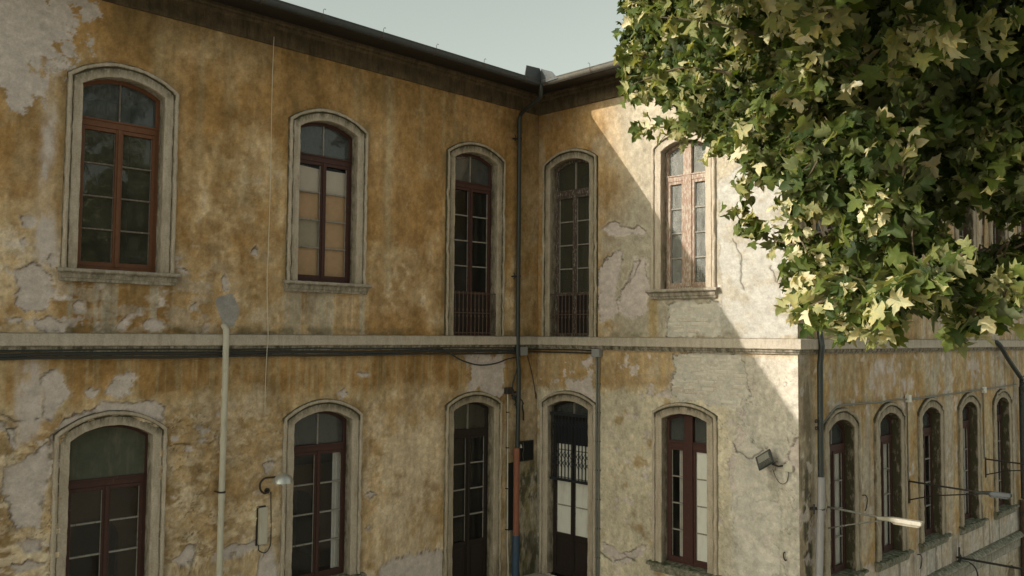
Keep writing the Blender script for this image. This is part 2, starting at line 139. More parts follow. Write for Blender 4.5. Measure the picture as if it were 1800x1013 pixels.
(-3.3,-11.41,8.29,0.5),(-6.73,-11.71,7.06,0.42),(-4.05,-11.77,8.25,0.45),(-0.91,-12.54,8.29,0.59),(0.07,-13.02,8.56,0.49),(-2.82,-12.79,7.17,0.45),(-0.74,-12.49,7.97,0.54),(-5.7,-11.89,7.81,0.48),
(-7.43,-11.91,6.23,0.49),(-1.67,-12.78,5.81,0.54),(-8.61,-13.95,10.4,0.61),(-9.67,-14.37,10.16,0.63),(-10.4,-13.97,9.31,0.69),(-6.9,-14.65,10.44,0.54),(-10.03,-12.17,8.41,0.62),(-11.22,-14.5,7.56,0.55),
(-11.83,-14.4,9.48,0.56),(-8.31,-13.78,7.8,0.64),(-7.92,-14.94,9.57,0.58),(-10.31,-14.59,8.44,0.69),(-9.59,-13.92,9.75,0.54),(-9.76,-12.73,9.12,0.57),(-10.63,-13.85,8.44,0.6),(-9.16,-16.49,9.11,0.59),  # unseen clusters beside and behind the camera, added to block skylight
(-10.02,-14.82,7.79,0.54),(-8.09,-13.76,10.03,0.63),(-9.95,-13.98,9.02,0.56),(-10.57,-15.56,8.75,0.61),(-9.28,-16.06,9.22,0.57),(-9.99,-15.53,8.94,0.61),(-8.89,-13.05,9.3,0.59),(-9.13,-14.1,9.05,0.57),
(-11.68,-14.88,10.0,0.65),(-10.64,-13.92,8.78,0.57),(-12.23,-15.0,10.08,0.55),(-9.96,-16.16,8.38,0.66),(-7.61,-15.28,8.02,0.6),(-7.03,-14.78,9.23,0.64),(-10.24,-12.74,8.69,0.56),(-9.77,-11.98,10.38,0.64),
(-9.6,-11.67,9.53,0.66),(-8.68,-14.73,8.69,0.69),(-10.8,-15.56,7.47,0.69),(-10.26,-16.27,10.06,0.55),(-9.3,-15.16,8.61,0.57),(-8.29,-14.62,9.73,0.6),(-9.88,-14.57,8.51,0.59),(-8.98,-13.51,10.28,0.55),
(-9.76,-15.53,9.76,0.68),(-7.97,-15.4,7.59,0.59),(-8.75,-13.28,9.06,0.64),(-7.62,-14.72,8.16,0.6),(-10.53,-13.32,9.74,0.57),(-8.02,-15.15,8.86,0.7),(-10.15,-13.83,8.96,0.58),(-9.1,-14.03,10.27,0.58),
(-9.62,-15.47,9.15,0.64),(-10.52,-14.5,9.64,0.67),(-10.86,-14.38,7.8,0.55),(-8.94,-15.94,10.31,0.57),(-9.43,-16.49,9.83,0.58),(-10.61,-15.36,7.66,0.6),(-10.55,-12.98,7.77,0.58),(-8.02,-15.27,10.27,0.58),
(-7.8,-14.11,8.44,0.6),(-8.58,-14.47,9.63,0.66),(-10.6,-14.4,7.75,0.69),(-11.73,-13.67,8.11,0.6),(-9.81,-16.82,7.76,0.53),(-10.42,-14.18,9.49,0.64),(-8.08,-15.11,5.21,0.53),(-7.97,-16.98,6.53,0.55),
(-6.58,-14.82,5.83,0.62),(-9.54,-14.89,6.87,0.55),(-7.9,-15.98,6.87,0.58),(-7.47,-15.5,4.98,0.65),(-7.77,-13.02,7.45,0.65),(-8.58,-14.41,4.61,0.55),(-6.02,-14.89,6.09,0.59),(-8.97,-15.91,7.35,0.56),
(-6.34,-14.9,6.14,0.65),(-6.62,-14.8,6.21,0.59),(-7.36,-13.05,5.18,0.59),(-7.65,-12.48,6.36,0.61),(-7.55,-14.47,5.61,0.6),(-6.95,-13.83,7.31,0.62),(-8.22,-16.2,6.5,0.59),(-7.17,-13.08,4.74,0.56),
(-7.48,-15.86,6.97,0.53),(-8.08,-13.58,6.32,0.57),(-7.19,-14.61,4.53,0.62),(-7.06,-15.3,6.0,0.53),(-9.55,-15.46,5.31,0.54),(-6.71,-15.73,6.45,0.61),(-7.27,-15.89,6.24,0.58),(-7.82,-16.9,7.36,0.63),
(-7.02,-14.63,5.21,0.56),(-7.11,-15.18,5.99,0.54),(-6.35,-15.11,7.49,0.57),(-7.2,-15.18,4.34,0.57),(-9.07,-15.92,4.88,0.58),(-8.88,-14.67,4.5,0.54),(-10.24,-15.03,7.39,0.64),(-8.2,-14.81,4.33,0.59),
(-10.22,-15.18,5.79,0.57),(-8.32,-16.23,6.96,0.58)]
SPRAY=[[(-8.78,-10.53,6.89),(-9.1,-10.49,6.9),(-9.31,-10.42,6.94)],[(-8.4,-11.17,6.82),(-8.63,-11.09,6.73),(-8.81,-11.04,6.65)],[(-7.83,-10.81,5.74),(-8.05,-10.73,5.6),(-8.26,-10.65,5.51),
(-8.39,-10.52,5.4)],[(-7.99,-10.22,5.49),(-8.11,-10.09,5.46),(-8.11,-9.95,5.41)],[(-6.44,-9.39,5.98),(-6.63,-9.2,5.97),(-6.7,-8.99,6.03),(-6.78,-8.78,6.16),(-6.85,-8.72,6.28)],[(-6.12,-8.11,7.24),(-6.39,-7.84,7.2),
(-6.61,-7.62,7.18)],[(-7.41,-9.25,7.48),(-7.56,-8.96,7.6),(-7.71,-8.55,7.71)],[(-7.04,-8.89,7.33),(-7.2,-8.46,7.44),(-7.34,-8.04,7.35)],[(-7.57,-10.41,6.29),(-7.88,-10.39,6.39),(-8.02,-10.38,6.23)],[(-7.08,-9.48,6.26),
(-7.23,-9.46,6.06),(-7.32,-9.63,5.77)],[(-6.65,-10.58,5.73),(-6.72,-10.48,5.46),(-6.73,-10.47,5.37)],[(-8.4,-10.61,6.71),(-8.52,-10.78,6.83),(-8.65,-10.8,6.91)],[(-7.67,-9.66,6.96),(-7.74,-9.44,6.79),
(-7.75,-9.27,6.61)],[(-7.75,-10.04,5.65),(-7.88,-9.91,5.58),(-7.88,-9.77,5.69)],[(-8.09,-10.6,6.35),(-8.13,-10.55,6.1),(-8.21,-10.45,6.0)],[(-6.06,-7.62,8.21),(-6.23,-7.47,8.35),(-6.32,-7.25,8.46)],[(-5.93,-7.36,8.0),
(-6.08,-7.22,8.08),(-6.15,-7.01,8.12)],[(-6.01,-7.56,7.72),(-6.17,-7.4,7.71),(-6.24,-7.19,7.65)],[(-6.61,-8.64,6.96),(-6.7,-8.55,6.93),(-6.7,-8.4,6.86)],[(-6.88,-9.02,6.62),(-6.93,-8.97,6.54),
(-6.89,-8.86,6.43)],[(-7.38,-9.63,6.23),(-7.43,-9.58,6.2),(-7.38,-9.47,6.13)],[(-6.33,-8.18,7.24),(-6.42,-8.1,7.19),(-6.41,-7.95,7.1)],[(-5.98,-7.43,8.57),(-6.09,-7.33,8.67),(-6.12,-7.16,8.75)],[(-6.82,-9.43,5.62),
(-6.89,-9.36,5.56),(-6.87,-9.23,5.45)],[(-7.13,-9.85,5.47),(-7.18,-9.8,5.42),(-7.13,-9.71,5.33)],[(-7.47,-10.25,5.44),(-7.5,-10.22,5.39),(-7.42,-10.14,5.29)],[(-7.94,-10.69,5.58),(-7.95,-10.68,5.53),
(-7.85,-10.63,5.45)],[(-7.77,-10.85,5.45),(-7.79,-10.83,5.4),(-7.7,-10.77,5.31)],[(-7.66,-10.97,5.55),(-7.67,-10.95,5.49),(-7.57,-10.91,5.39)]]
LIMB=[[(-3.79,-11.22,4.75),(-4.5,-10.9,6.08),(-5.04,-10.54,6.48),(-5.38,-10.22,6.76),(-5.66,-9.69,7.23),(-5.99,-8.84,7.63),(-6.38,-7.91,7.96)],[(-5.04,-10.54,6.48),(-6.28,-10.33,6.99),(-7.21,-10.13,7.32),
(-7.99,-9.95,7.54)],[(-4.5,-10.9,6.08),(-5.82,-10.57,5.91),(-6.92,-10.45,5.76),(-7.64,-10.28,5.54)],[(-5.38,-10.22,6.76),(-5.94,-9.79,6.59),(-6.35,-9.35,6.13),(-6.64,-9.06,6.03)],[(-4.5,-10.9,6.08),(-4.32,-11.06,7.63),
(-4.95,-10.81,8.96),(-5.86,-10.25,9.75)],[(-4.32,-11.06,7.63),(-3.56,-11.76,8.88),(-3.08,-12.31,9.86)]]

LY = -5.75                      # wall C stands at y = LY; wall A at y = 0; wall B at x = 0
GROUND = -1.6
rng = random.Random(11)

# ------------------------------------------------------------------ helpers
def T(w, s, d, z):
    if w == 'A': return (s, -d, z)
    if w == 'B': return (-d, s, z)
    return (s, LY - d, z)

class MB:
    def __init__(self, wall=None): self.v = []; self.f = []; self.w = wall; self.g = []
    def pt(self, s, d, z, g=0.0):
        self.v.append(T(self.w, s, d, z) if self.w else (s, d, z)); self.g.append(g); return len(self.v)-1
    def box(self, s0, s1, d0, d1, z0, z1, j=0.0):
        r = lambda: rng.uniform(-j, j) if j else 0
        i = [self.pt(s+r(), d+r(), z+r()) for s in (s0, s1) for d in (d0, d1) for z in (z0, z1)]
        for q in ((0,1,3,2),(4,6,7,5),(0,4,5,1),(2,3,7,6),(0,2,6,4),(1,5,7,3)): self.f.append([i[k] for k in q])
        return self
    def prism(self, poly, d0, d1):
        a = [self.pt(s, d0, z) for s, z in poly]; b = [self.pt(s, d1, z) for s, z in poly]
        self.f.append(a); self.f.append(b[::-1])
        n = len(poly)
        for k in range(n): self.f.append([a[k], b[k], b[(k+1) % n], a[(k+1) % n]])
        return self
    def loft(self, rows, closed=False, cap=False):
        """rows: list of rows of (s,d,z) or (s,d,z,g)"""
        ids = [[self.pt(*p) for p in r] for r in rows]
        m = len(ids[0])
        for a, b in zip(ids, ids[1:]):
            for k in range(m if closed else m-1):
                self.f.append([a[k], a[(k+1) % m], b[(k+1) % m], b[k]])
        if cap: self.f.append(ids[0][::-1]); self.f.append(ids[-1])
        return self
    def tube(self, pts, r, n=8, cap=True):
        """pts in the builder's own coordinates; r number or list"""
        P = [Vector(T(self.w, *p)) if self.w else Vector(p) for p in pts]
        R = r if isinstance(r, (list, tuple)) else [r]*len(P)
        t0 = (P[1]-P[0]).normalized()
        u = t0.orthogonal().normalized()
        rows = []
        for k, p in enumerate(P):
            t = (P[min(k+1, len(P)-1)]-P[max(k-1, 0)]).normalized()
            u = (u - t*u.dot(t)).normalized(); v = t.cross(u)
            row = []
            for a in range(n):
                q = p + (u*math.cos(2*math.pi*a/n)+v*math.sin(2*math.pi*a/n))*R[k]
                self.v.append(tuple(q)); self.g.append(0.0); row.append(len(self.v)-1)
            rows.append(row)
        for a, b in zip(rows, rows[1:]):
            for k in range(n): self.f.append([a[k], a[(k+1) % n], b[(k+1) % n], b[k]])
        if cap: self.f.append(rows[0][::-1]); self.f.append(rows[-1])
        return self
    def build(self, name, mat, parent=None, smooth=False, label=None, bevel=0.0, grime=False):
        me = bpy.data.meshes.new(name)
        me.from_pydata(self.v, [], self.f)
        if grime:
            at = me.attributes.new('grime', 'FLOAT', 'POINT'); at.data.foreach_set('value', self.g)
        bm = bmesh.new(); bm.from_mesh(me)
        bmesh.ops.recalc_face_normals(bm, faces=bm.faces)
        if bevel:
            ed = [e for e in bm.edges if len(e.link_faces) == 2 and e.calc_face_angle(0) > 0.6]
            try: bmesh.ops.bevel(bm, geom=ed, offset=bevel, segments=2, affect='EDGES', profile=0.6)
            except Exception: pass
        bm.to_mesh(me); bm.free()
        if smooth:
            me.polygons.foreach_set('use_smooth', [True]*len(me.polygons))
            try: me.set_sharp_from_angle(angle=math.radians(40))
            except Exception: pass
        me.materials.append(mat)
        return link(name, me, parent, label)

def link(name, me, parent=None, label=None):
    o = bpy.data.objects.new(name, me)
    COL.objects.link(o)
    if parent is not None: adopt(o, parent)
    if label: o['label'] = label
    return o
def adopt(o, parent):
    o.parent = parent
    b = parent
    M = Matrix.Identity(4)
    chain = []
    while b is not None: chain.append(b); b = b.parent
    for b in reversed(chain): M = M @ (b.matrix_parent_inverse @ Matrix.Translation(b.location))
    o.matrix_parent_inverse = M.inverted()
def thing(name, label, cat, loc, group=None):
    o = bpy.data.objects.new(name, None)
    o.empty_display_size = 0.2
    COL.objects.link(o); o.location = loc
    return tag(o, label, cat, group)
def tag(o, label, cat, group=None):
    o['label'] = label; o['category'] = cat
    if group: o['group'] = group
    return o
def struct(o): o['kind'] = 'structure'; return o
def smooth_path(pts, n=6):
    P = [Vector(p) for p in pts]; out = []
    for i in range(len(P)-1):
        p0 = P[max(i-1, 0)]; p1 = P[i]; p2 = P[i+1]; p3 = P[min(i+2, len(P)-1)]
        for k in range(n):
            t = k/n
            out.append(0.5*((2*p1)+(p2-p0)*t+(2*p0-5*p1+4*p2-p3)*t*t+(3*p1-p0-3*p2+p3)*t**3))
    out.append(P[-1])
    return [tuple(p) for p in out]

# numpy noise
_tab = np.random.RandomState(3).rand(16, 256, 256)
def vnoise(x, y, seed=0):
    t = _tab[seed % 16]
    xi = np.floor(x).astype(np.int64); yi = np.floor(y).astype(np.int64)
    fx = x-xi; fy = y-yi
    fx = fx*fx*(3-2*fx); fy = fy*fy*(3-2*fy)
    a = t[xi & 255, yi & 255]; b = t[(xi+1) & 255, yi & 255]; c = t[xi & 255, (yi+1) & 255]; d = t[(xi+1) & 255, (yi+1) & 255]
    return (a*(1-fx)+b*fx)*(1-fy)+(c*(1-fx)+d*fx)*fy
def fbm(x, y, octv=4, seed=0, gain=0.5):
    r = 0; amp = 1; tot = 0
    for k in range(octv):
        r = r + amp*vnoise(x*2**k+17.3*k+seed*7.1, y*2**k+9.7*k+seed*3.3, seed+k); tot += amp; amp *= gain
    return r/tot
def sst(a, b, x):
    t = np.clip((x-a)/(b-a), 0, 1); return t*t*(3-2*t)
def band(x, a, b, soft): return sst(a-soft, a+soft, x)*(1-sst(b-soft, b+soft, x))
def sdist(poly, s, z, closed=True):
    P = np.array(poly, float); n = len(P)
    dm = np.full(s.shape, 1e9); ins = np.zeros(s.shape, bool)
    for i in range(n if closed else n-1):
        a = P[i]; b = P[(i+1) % n]; e = b-a; l2 = max(e @ e, 1e-9)
        t = np.clip(((s-a[0])*e[0]+(z-a[1])*e[1])/l2, 0, 1)
        dm = np.minimum(dm, np.hypot(s-a[0]-t*e[0], z-a[1]-t*e[1]))
        if closed:
            c = ((a[1] > z) != (b[1] > z))
            with np.errstate(divide='ignore', invalid='ignore'):
                xs = (b[0]-a[0])*(z-a[1])/(b[1]-a[1]+1e-12)+a[0]
            ins ^= c & (s < xs)
    return np.where(ins, -dm, dm) if closed else dm

# ------------------------------------------------------------------ materials
def newmat(name):
    m = bpy.data.materials.new(name); m.use_nodes = True
    nt = m.node_tree
    return m, nt, nt.nodes['Principled BSDF']
def N(nt, t, **kw):
    n = nt.nodes.new(t)
    for k, v in kw.items(): setattr(n, k, v)
    return n
def noise(nt, vec, scale, detail=5, rough=0.55, stretch=None):
    if stretch:
        mp = N(nt, 'ShaderNodeMapping'); mp.inputs['Scale'].default_value = stretch
        nt.links.new(vec, mp.inputs['Vector']); vec = mp.outputs[0]
    n = N(nt, 'ShaderNodeTexNoise'); n.inputs['Scale'].default_value = scale
    n.inputs['Detail'].default_value = detail; n.inputs['Roughness'].default_value = rough
    nt.links.new(vec, n.inputs['Vector']); return n.outputs['Fac']
def ramp(nt, fac, lo, hi, c0=(0,0,0,1), c1=(1,1,1,1)):
    r = N(nt, 'ShaderNodeValToRGB')
    r.color_ramp.elements[0].position = lo; r.color_ramp.elements[0].color = c0
    r.color_ramp.elements[1].position = hi; r.color_ramp.elements[1].color = c1
    nt.links.new(fac, r.inputs[0]); return r.outputs[0]
def mix(nt, fac, a, b, blend='MIX'):
    m = N(nt, 'ShaderNodeMix', data_type='RGBA', blend_type=blend)
    for sock, v in ((m.inputs[0], fac), (m.inputs[6], a), (m.inputs[7], b)):
        if isinstance(v, (int, float)): sock.default_value = v
        elif isinstance(v, tuple): sock.default_value = v if len(v) == 4 else (*v, 1)
        else: nt.links.new(v, sock)
    return m.outputs[2]
def bump(nt, bsdf, height, strength, dist):
    b = N(nt, 'ShaderNodeBump'); b.inputs['Strength'].default_value = strength; b.inputs['Distance'].default_value = dist
    nt.links.new(height, b.inputs['Height']); nt.links.new(b.outputs[0], bsdf.inputs['Normal'])
def pos(nt):
    return N(nt, 'ShaderNodeNewGeometry').outputs['Position']

def mat_plaster():
    m, nt, b = newmat('weathered_plaster')
    a = N(nt, 'ShaderNodeAttribute', attribute_name='Col')
    p = pos(nt)
    f1 = ramp(nt, noise(nt, p, 30, 6, .75), .3, .72, (.84,.83,.82,1), (1.12,1.12,1.13,1))
    f2 = ramp(nt, noise(nt, p, 9, 5, .6), .3, .7, (.90,.895,.88,1), (1.08,1.08,1.09,1))
    c = mix(nt, 1.0, mix(nt, 1.0, a.outputs['Color'], f1, 'MULTIPLY'), f2, 'MULTIPLY')
    c = mix(nt, 1.0, c, ramp(nt, noise(nt, p, 85, 3, .7), .32, .68, (.90,.895,.89,1), (1.08,1.08,1.08,1)), 'MULTIPLY')
    c = mix(nt, ramp(nt, noise(nt, p, 21, 6, .8), .64, .70, (0,0,0,1), (.5,.5,.5,1)), c, mix(nt, 1.0, c, (.45,.40,.34), 'MULTIPLY'))
    nt.links.new(c, b.inputs['Base Color'])
    b.inputs['Roughness'].default_value = .92; b.inputs['Specular IOR Level'].default_value = .15
    hgt = N(nt, 'ShaderNodeMath', operation='ADD')
    nt.links.new(noise(nt, p, 60, 5, .75), hgt.inputs[0]); nt.links.new(noise(nt, p, 13, 6, .7, (1, 1, 1.6)), hgt.inputs[1])
    bump(nt, b, hgt.outputs[0], .5, .009)
    return m
def mat_stone(name, base, dark=(.10,.10,.075), pale=(.52,.47,.41), dirt=.75):
    m, nt, b = newmat(name)
    p = pos(nt)
    g = N(nt, 'ShaderNodeAttribute', attribute_name='grime')
    c = mix(nt, ramp(nt, noise(nt, p, 5, 6, .6), .35, .7), base, pale)
    st = noise(nt, p, 4, 8, .75, (3.5, 3.5, .6))
    c = mix(nt, ramp(nt, st, .46, .66, (0,0,0,1), (dirt,)*3+(1,)), c, tuple(x*f for x, f in zip(base, (.52,.48,.42))))
    c = mix(nt, ramp(nt, noise(nt, p, 12, 6, .8), .62, .70, (0,0,0,1), (dirt*.8,)*3+(1,)), c, tuple(x*.5 for x in base))
    gn = N(nt, 'ShaderNodeMath', operation='MULTIPLY')
    nt.links.new(g.outputs['Fac'], gn.inputs[0]); nt.links.new(ramp(nt, noise(nt, p, 7, 6, .7, (1.6,1.6,.6)), .25, .62), gn.inputs[1])
    c = mix(nt, gn.outputs[0], c, dark)
    c = mix(nt, 1.0, c, ramp(nt, noise(nt, p, 45, 4, .7), .3, .7, (.82,.82,.82,1), (1.12,1.12,1.12,1)), 'MULTIPLY')
    nt.links.new(c, b.inputs['Base Color'])
    b.inputs['Roughness'].default_value = .9; b.inputs['Specular IOR Level'].default_value = .15
    bump(nt, b, noise(nt, p, 40, 6, .7), .6, .006)
    return m
def mat_wood(name, base, worn=(.30,.25,.20), amount=.62, rough=.6):
    m, nt, b = newmat(name)
    p = pos(nt)
    c = mix(nt, noise(nt, p, 14, 5, .6), tuple(x*.7 for x in base), tuple(x*1.25 for x in base))
    w = ramp(nt, noise(nt, p, 22, 6, .75, (2.2, 2.2, .5)), amount, amount+.05)
    c = mix(nt, w, c, worn)
    nt.links.new(c, b.inputs['Base Color'])
    b.inputs['Roughness'].default_value = rough; b.inputs['Specular IOR Level'].default_value = .3
    bump(nt, b, noise(nt, p, 50, 5, .7, (2, 2, .4)), .4, .003)
    return m
def mat_simple(name, base, rough=.6, metal=0.0, var=.25, scale=12, bumpy=.2, dirt=None):
    m, nt, b = newmat(name)
    p = pos(nt)
    c = mix(nt, noise(nt, p, scale, 5, .65), tuple(x*(1-var) for x in base), tuple(min(1, x*(1+var)) for x in base))
    if dirt: c = mix(nt, ramp(nt, noise(nt, p, scale*.6, 6, .7, (2,2,.5)), .5, .7), c, dirt)
    nt.links.new(c, b.inputs['Base Color'])
    b.inputs['Roughness'].default_value = rough; b.inputs['Metallic'].default_value = metal
    if bumpy: bump(nt, b, noise(nt, p, scale*4, 4, .6), bumpy, .003)
    return m
def mat_glass(name, dust=.12, ior=1.5, tint=(.93,.945,.94), dustcol=(.34,.33,.30), wob=.10, streak=.3):
    m, nt, b = newmat(name)
    nt.nodes.remove(b)
    out = nt.nodes['Material Output']
    p = pos(nt)
    tr = N(nt, 'ShaderNodeBsdfTransparent'); tr.inputs[0].default_value = (*tint, 1)
    gl = N(nt, 'ShaderNodeBsdfGlossy'); gl.inputs['Roughness'].default_value = .03; gl.inputs['Color'].default_value = (.95,.97,.96,1)
    bp = N(nt, 'ShaderNodeBump'); bp.inputs['Strength'].default_value = wob; bp.inputs['Distance'].default_value = .02
    nt.links.new(noise(nt, p, 5, 2, .4), bp.inputs['Height']); nt.links.new(bp.outputs[0], gl.inputs['Normal'])
    fr = N(nt, 'ShaderNodeFresnel'); fr.inputs['IOR'].default_value = ior
    nb = N(nt, 'ShaderNodeMath', operation='SUBTRACT'); nb.inputs[0].default_value = 1.0; nt.links.new(N(nt, 'ShaderNodeNewGeometry').outputs['Backfacing'], nb.inputs[1])
    fm = N(nt, 'ShaderNodeMath', operation='MULTIPLY'); nt.links.new(fr.outputs[0], fm.inputs[0]); nt.links.new(nb.outputs[0], fm.inputs[1])
    ms = N(nt, 'ShaderNodeMixShader')
    nt.links.new(fm.outputs[0], ms.inputs[0]); nt.links.new(tr.outputs[0], ms.inputs[1]); nt.links.new(gl.outputs[0], ms.inputs[2])
    df = N(nt, 'ShaderNodeBsdfDiffuse'); df.inputs[0].default_value = (*dustcol, 1)
    ds = ramp(nt, noise(nt, p, 6, 6, .7, (1.3, 1.3, .8)), .35, .8, (dust*.5,)*3+(1,), (min(1, dust+streak*dust*2),)*3+(1,))
    m2 = N(nt, 'ShaderNodeMixShader')
    nt.links.new(ds, m2.inputs[0]); nt.links.new(ms.outputs[0], m2.inputs[1]); nt.links.new(df.outputs[0], m2.inputs[2])
    nt.links.new(m2.outputs[0], out.inputs[0])
    return m
def mat_leaf(name, attr):
    m, nt, b = newmat(name)
    out = nt.nodes['Material Output']
    if attr:
        r = N(nt, 'ShaderNodeAttribute', attribute_name='tint').outputs['Fac']
    else:
        r = N(nt, 'ShaderNodeSeparateColor'); nt.links.new(N(nt, 'ShaderNodeObjectInfo').outputs['Color'], r.inputs[0]); r = r.outputs[0]
    rp = N(nt, 'ShaderNodeValToRGB'); nt.links.new(r, rp.inputs[0])
    e = rp.color_ramp.elements
    e[0].position = 0; e[0].color = (.018,.034,.007,1)
    e[1].position = 1; e[1].color = (.64,.59,.42,1)
    for q, c in ((.36, (.042,.070,.014,1)), (.60, (.115,.15,.034,1)), (.78, (.40,.385,.20,1))):  # dark to cream tones carry crown shade and sunlight, besides dry leaves
        k = e.new(q); k.color = c
    geo = N(nt, 'ShaderNodeNewGeometry')
    c = mix(nt, ramp(nt, noise(nt, geo.outputs['Position'], 25, 4, .6), .45, .75), rp.outputs[0], mix(nt, 1.0, rp.outputs[0], (1.5,1.2,.9), 'MULTIPLY'))
    under = mix(nt, .35, c, (.26,.26,.16))
    c = mix(nt, geo.outputs['Backfacing'], c, under)
    nt.links.new(c, b.inputs['Base Color'])
    b.inputs['Roughness'].default_value = .6; b.inputs['Specular IOR Level'].default_value = .3
    tl = N(nt, 'ShaderNodeBsdfTranslucent')
    nt.links.new(mix(nt, 1.0, c, (1.5,1.6,.6,1), 'MULTIPLY'), tl.inputs[0])
    ms = N(nt, 'ShaderNodeMixShader'); ms.inputs[0].default_value = .32
    nt.links.new(b.outputs[0], ms.inputs[1]); nt.links.new(tl.outputs[0], ms.inputs[2]); nt.links.new(ms.outputs[0], out.inputs[0])
    bump(nt, b, noise(nt, geo.outputs['Position'], 60, 3, .6), .3, .004)
    return m
def mat_brick():
    m, nt, b = newmat('whitewashed_brick')
    p = pos(nt)
    rp = N(nt, 'ShaderNodeValToRGB'); nt.links.new(N(nt, 'ShaderNodeObjectInfo').outputs['Random'], rp.inputs[0])
    rp.color_ramp.elements[0].color = (.62,.56,.485,1); rp.color_ramp.elements[1].color = (.50,.42,.35,1)
    c = mix(nt, ramp(nt, noise(nt, p, 18, 6, .7), .5, .62), rp.outputs[0], (.66,.61,.53))
    c = mix(nt, ramp(nt, noise(nt, p, 9, 5, .7), .66, .74), c, (.30,.19,.13))
    nt.links.new(c, b.inputs['Base Color']); b.inputs['Roughness'].default_value = .92
    bump(nt, b, noise(nt, p, 55, 5, .7), .7, .006)
    return m

M_PLASTER = mat_plaster()
M_STONE = mat_stone('surround_render', (.43,.355,.265), (.08,.070,.042), (.52,.44,.34), .6)
M_STONE2 = mat_stone('pale_surround_render', (.49,.408,.32), (.10,.088,.055), (.56,.475,.385), .5)
M_STRING = mat_stone('string_course_render', (.51,.435,.355), (.075,.070,.045), (.57,.495,.415), .38)
M_SILL = mat_stone('mossy_sill', (.36,.33,.27), (.06,.07,.035))
M_FRIEZE = mat_stone('sooty_frieze', (.085,.066,.042), (.02,.022,.018), (.17,.125,.075))  # dark brown holds both weathering and painted eave shade
M_WOOD = {
 'orange': mat_wood('faded_orange_brown_paint', (.15,.062,.030), (.22,.15,.10), .64),
 'red': mat_wood('dark_red_paint', (.062,.026,.021), (.22,.18,.155), .64),
 'brown': mat_wood('flaking_brown_paint', (.075,.052,.042), (.30,.27,.24), .54),
 'pink': mat_wood('sun_bleached_paint', (.29,.185,.135), (.46,.39,.32), .50),
 'deep': mat_wood('dark_brown_paint', (.024,.016,.013), (.12,.095,.075), .70),
 'soffit': mat_wood('dark_soffit_boards', (.028,.024,.02), (.07,.055,.04), .7),
}
M_PUTTY = mat_wood('old_putty', (.30,.27,.235), (.12,.09,.07), .56, .85)
M_PUTTYD = mat_wood('grimy_putty', (.15,.12,.10), (.28,.25,.22), .56, .85)
M_GLASS = mat_glass('old_window_glass', .012, 1.38)
M_CLEAR = mat_glass('thin_clear_glass', .012, 1.22)
M_DUSTY = mat_glass('dusty_window_glass', .13, dustcol=(.24,.225,.165))
M_DIRTY = mat_glass('dirty_fanlight_glass', .26, dustcol=(.17,.175,.17))
M_HAZY = mat_glass('sunlit_dusty_glass', .42, dustcol=(.40,.39,.36))
M_ROOM = mat_simple('dim_room_walls', (.055,.05,.045), .9, var=.3, scale=3)
M_ROOMW = mat_simple('warm_room_walls', (.13,.075,.038), .9, var=.35, scale=2)
M_PLY = mat_simple('plywood_board', (.54,.31,.165), .8, var=.22, scale=9, bumpy=.1)
M_PLYG = mat_simple('grey_plywood_board', (.40,.31,.22), .8, var=.22, scale=9, bumpy=.1)
M_CARD = mat_simple('pale_card_sheet', (.62,.49,.41), .85, var=.15, scale=6, bumpy=.1)
M_WHITE = mat_simple('white_panel_paint', (.70,.68,.62), .7, var=.1, scale=5, bumpy=.1, dirt=(.58,.55,.48))
M_CURTAIN = mat_simple('net_curtain', (.70,.64,.60), .9, var=.15, scale=6, bumpy=.2)
M_BLIND = mat_simple('mouldy_tympanum_board', (.075,.078,.056), .9, var=.45, scale=5, bumpy=.4, dirt=(.13,.12,.085))
M_ZINC = mat_simple('weathered_zinc', (.06,.066,.072), .6, .2, .3, 10, .2, dirt=(.05,.048,.042))  # eave shade put into this darker zinc colour
M_ZINCW = mat_simple('pale_zinc', (.15,.14,.125), .5, .25, .3, 10, .2, dirt=(.22,.17,.12))  # same zinc with sunlight put into the paler colour
M_PIPE = mat_simple('dark_green_pipe_paint', (.024,.030,.029), .5, 0, .3, 14, .2, dirt=(.045,.038,.03))
M_IRON = mat_simple('black_iron', (.028,.026,.024), .55, .2, .35, 20, .3, dirt=(.075,.045,.03))
M_RUST = mat_simple('rusty_iron', (.085,.058,.042), .7, .1, .4, 22, .3, dirt=(.14,.09,.06))
M_GRILLE = mat_simple('blue_black_grille_paint', (.018,.022,.027), .5, .1, .3, 20, .2)
M_PVCW = mat_simple('grubby_white_pvc', (.52,.48,.39), .55, 0, .12, 7, .05, dirt=(.40,.35,.27))
M_PVCL = mat_simple('lilac_grey_pvc', (.29,.272,.28), .5, 0, .1, 7, .05, dirt=(.24,.22,.20))
M_ORANGE = mat_simple('orange_red_sleeve', (.26,.09,.05), .7, 0, .25, 9, .1, dirt=(.20,.08,.05))
M_BLUE = mat_simple('blue_sleeve_paint', (.03,.062,.11), .55, 0, .3, 12, .15, dirt=(.05,.06,.07))
M_GREYBOX = mat_simple('grey_plastic_box', (.26,.255,.25), .55, 0, .1, 9, .05)
M_CABLE = mat_simple('black_cable', (.03,.032,.03), .6, 0, .2, 20, 0)
M_CABLEG = mat_simple('grey_conduit', (.16,.155,.135), .6, 0, .2, 14, .1)
M_WIREW = mat_simple('white_wire', (.55,.50,.40), .6, 0, .1, 14, 0)
M_ALU = mat_simple('brushed_aluminium_shade', (.55,.55,.52), .38, .6, .12, 8, .05, dirt=(.40,.38,.34))
M_LAMPC = mat_simple('cream_lamp_housing', (.36,.32,.25), .5, 0, .12, 9, .05, dirt=(.30,.25,.19))
M_LAMPG = mat_simple('grey_lamp_housing', (.05,.054,.054), .85, 0, .15, 9, .05)  # grey darkened so the heads look out of the sun
M_BLACKV = mat_simple('black_recess', (.008,.008,.008), .9, 0, .2, 9, 0)
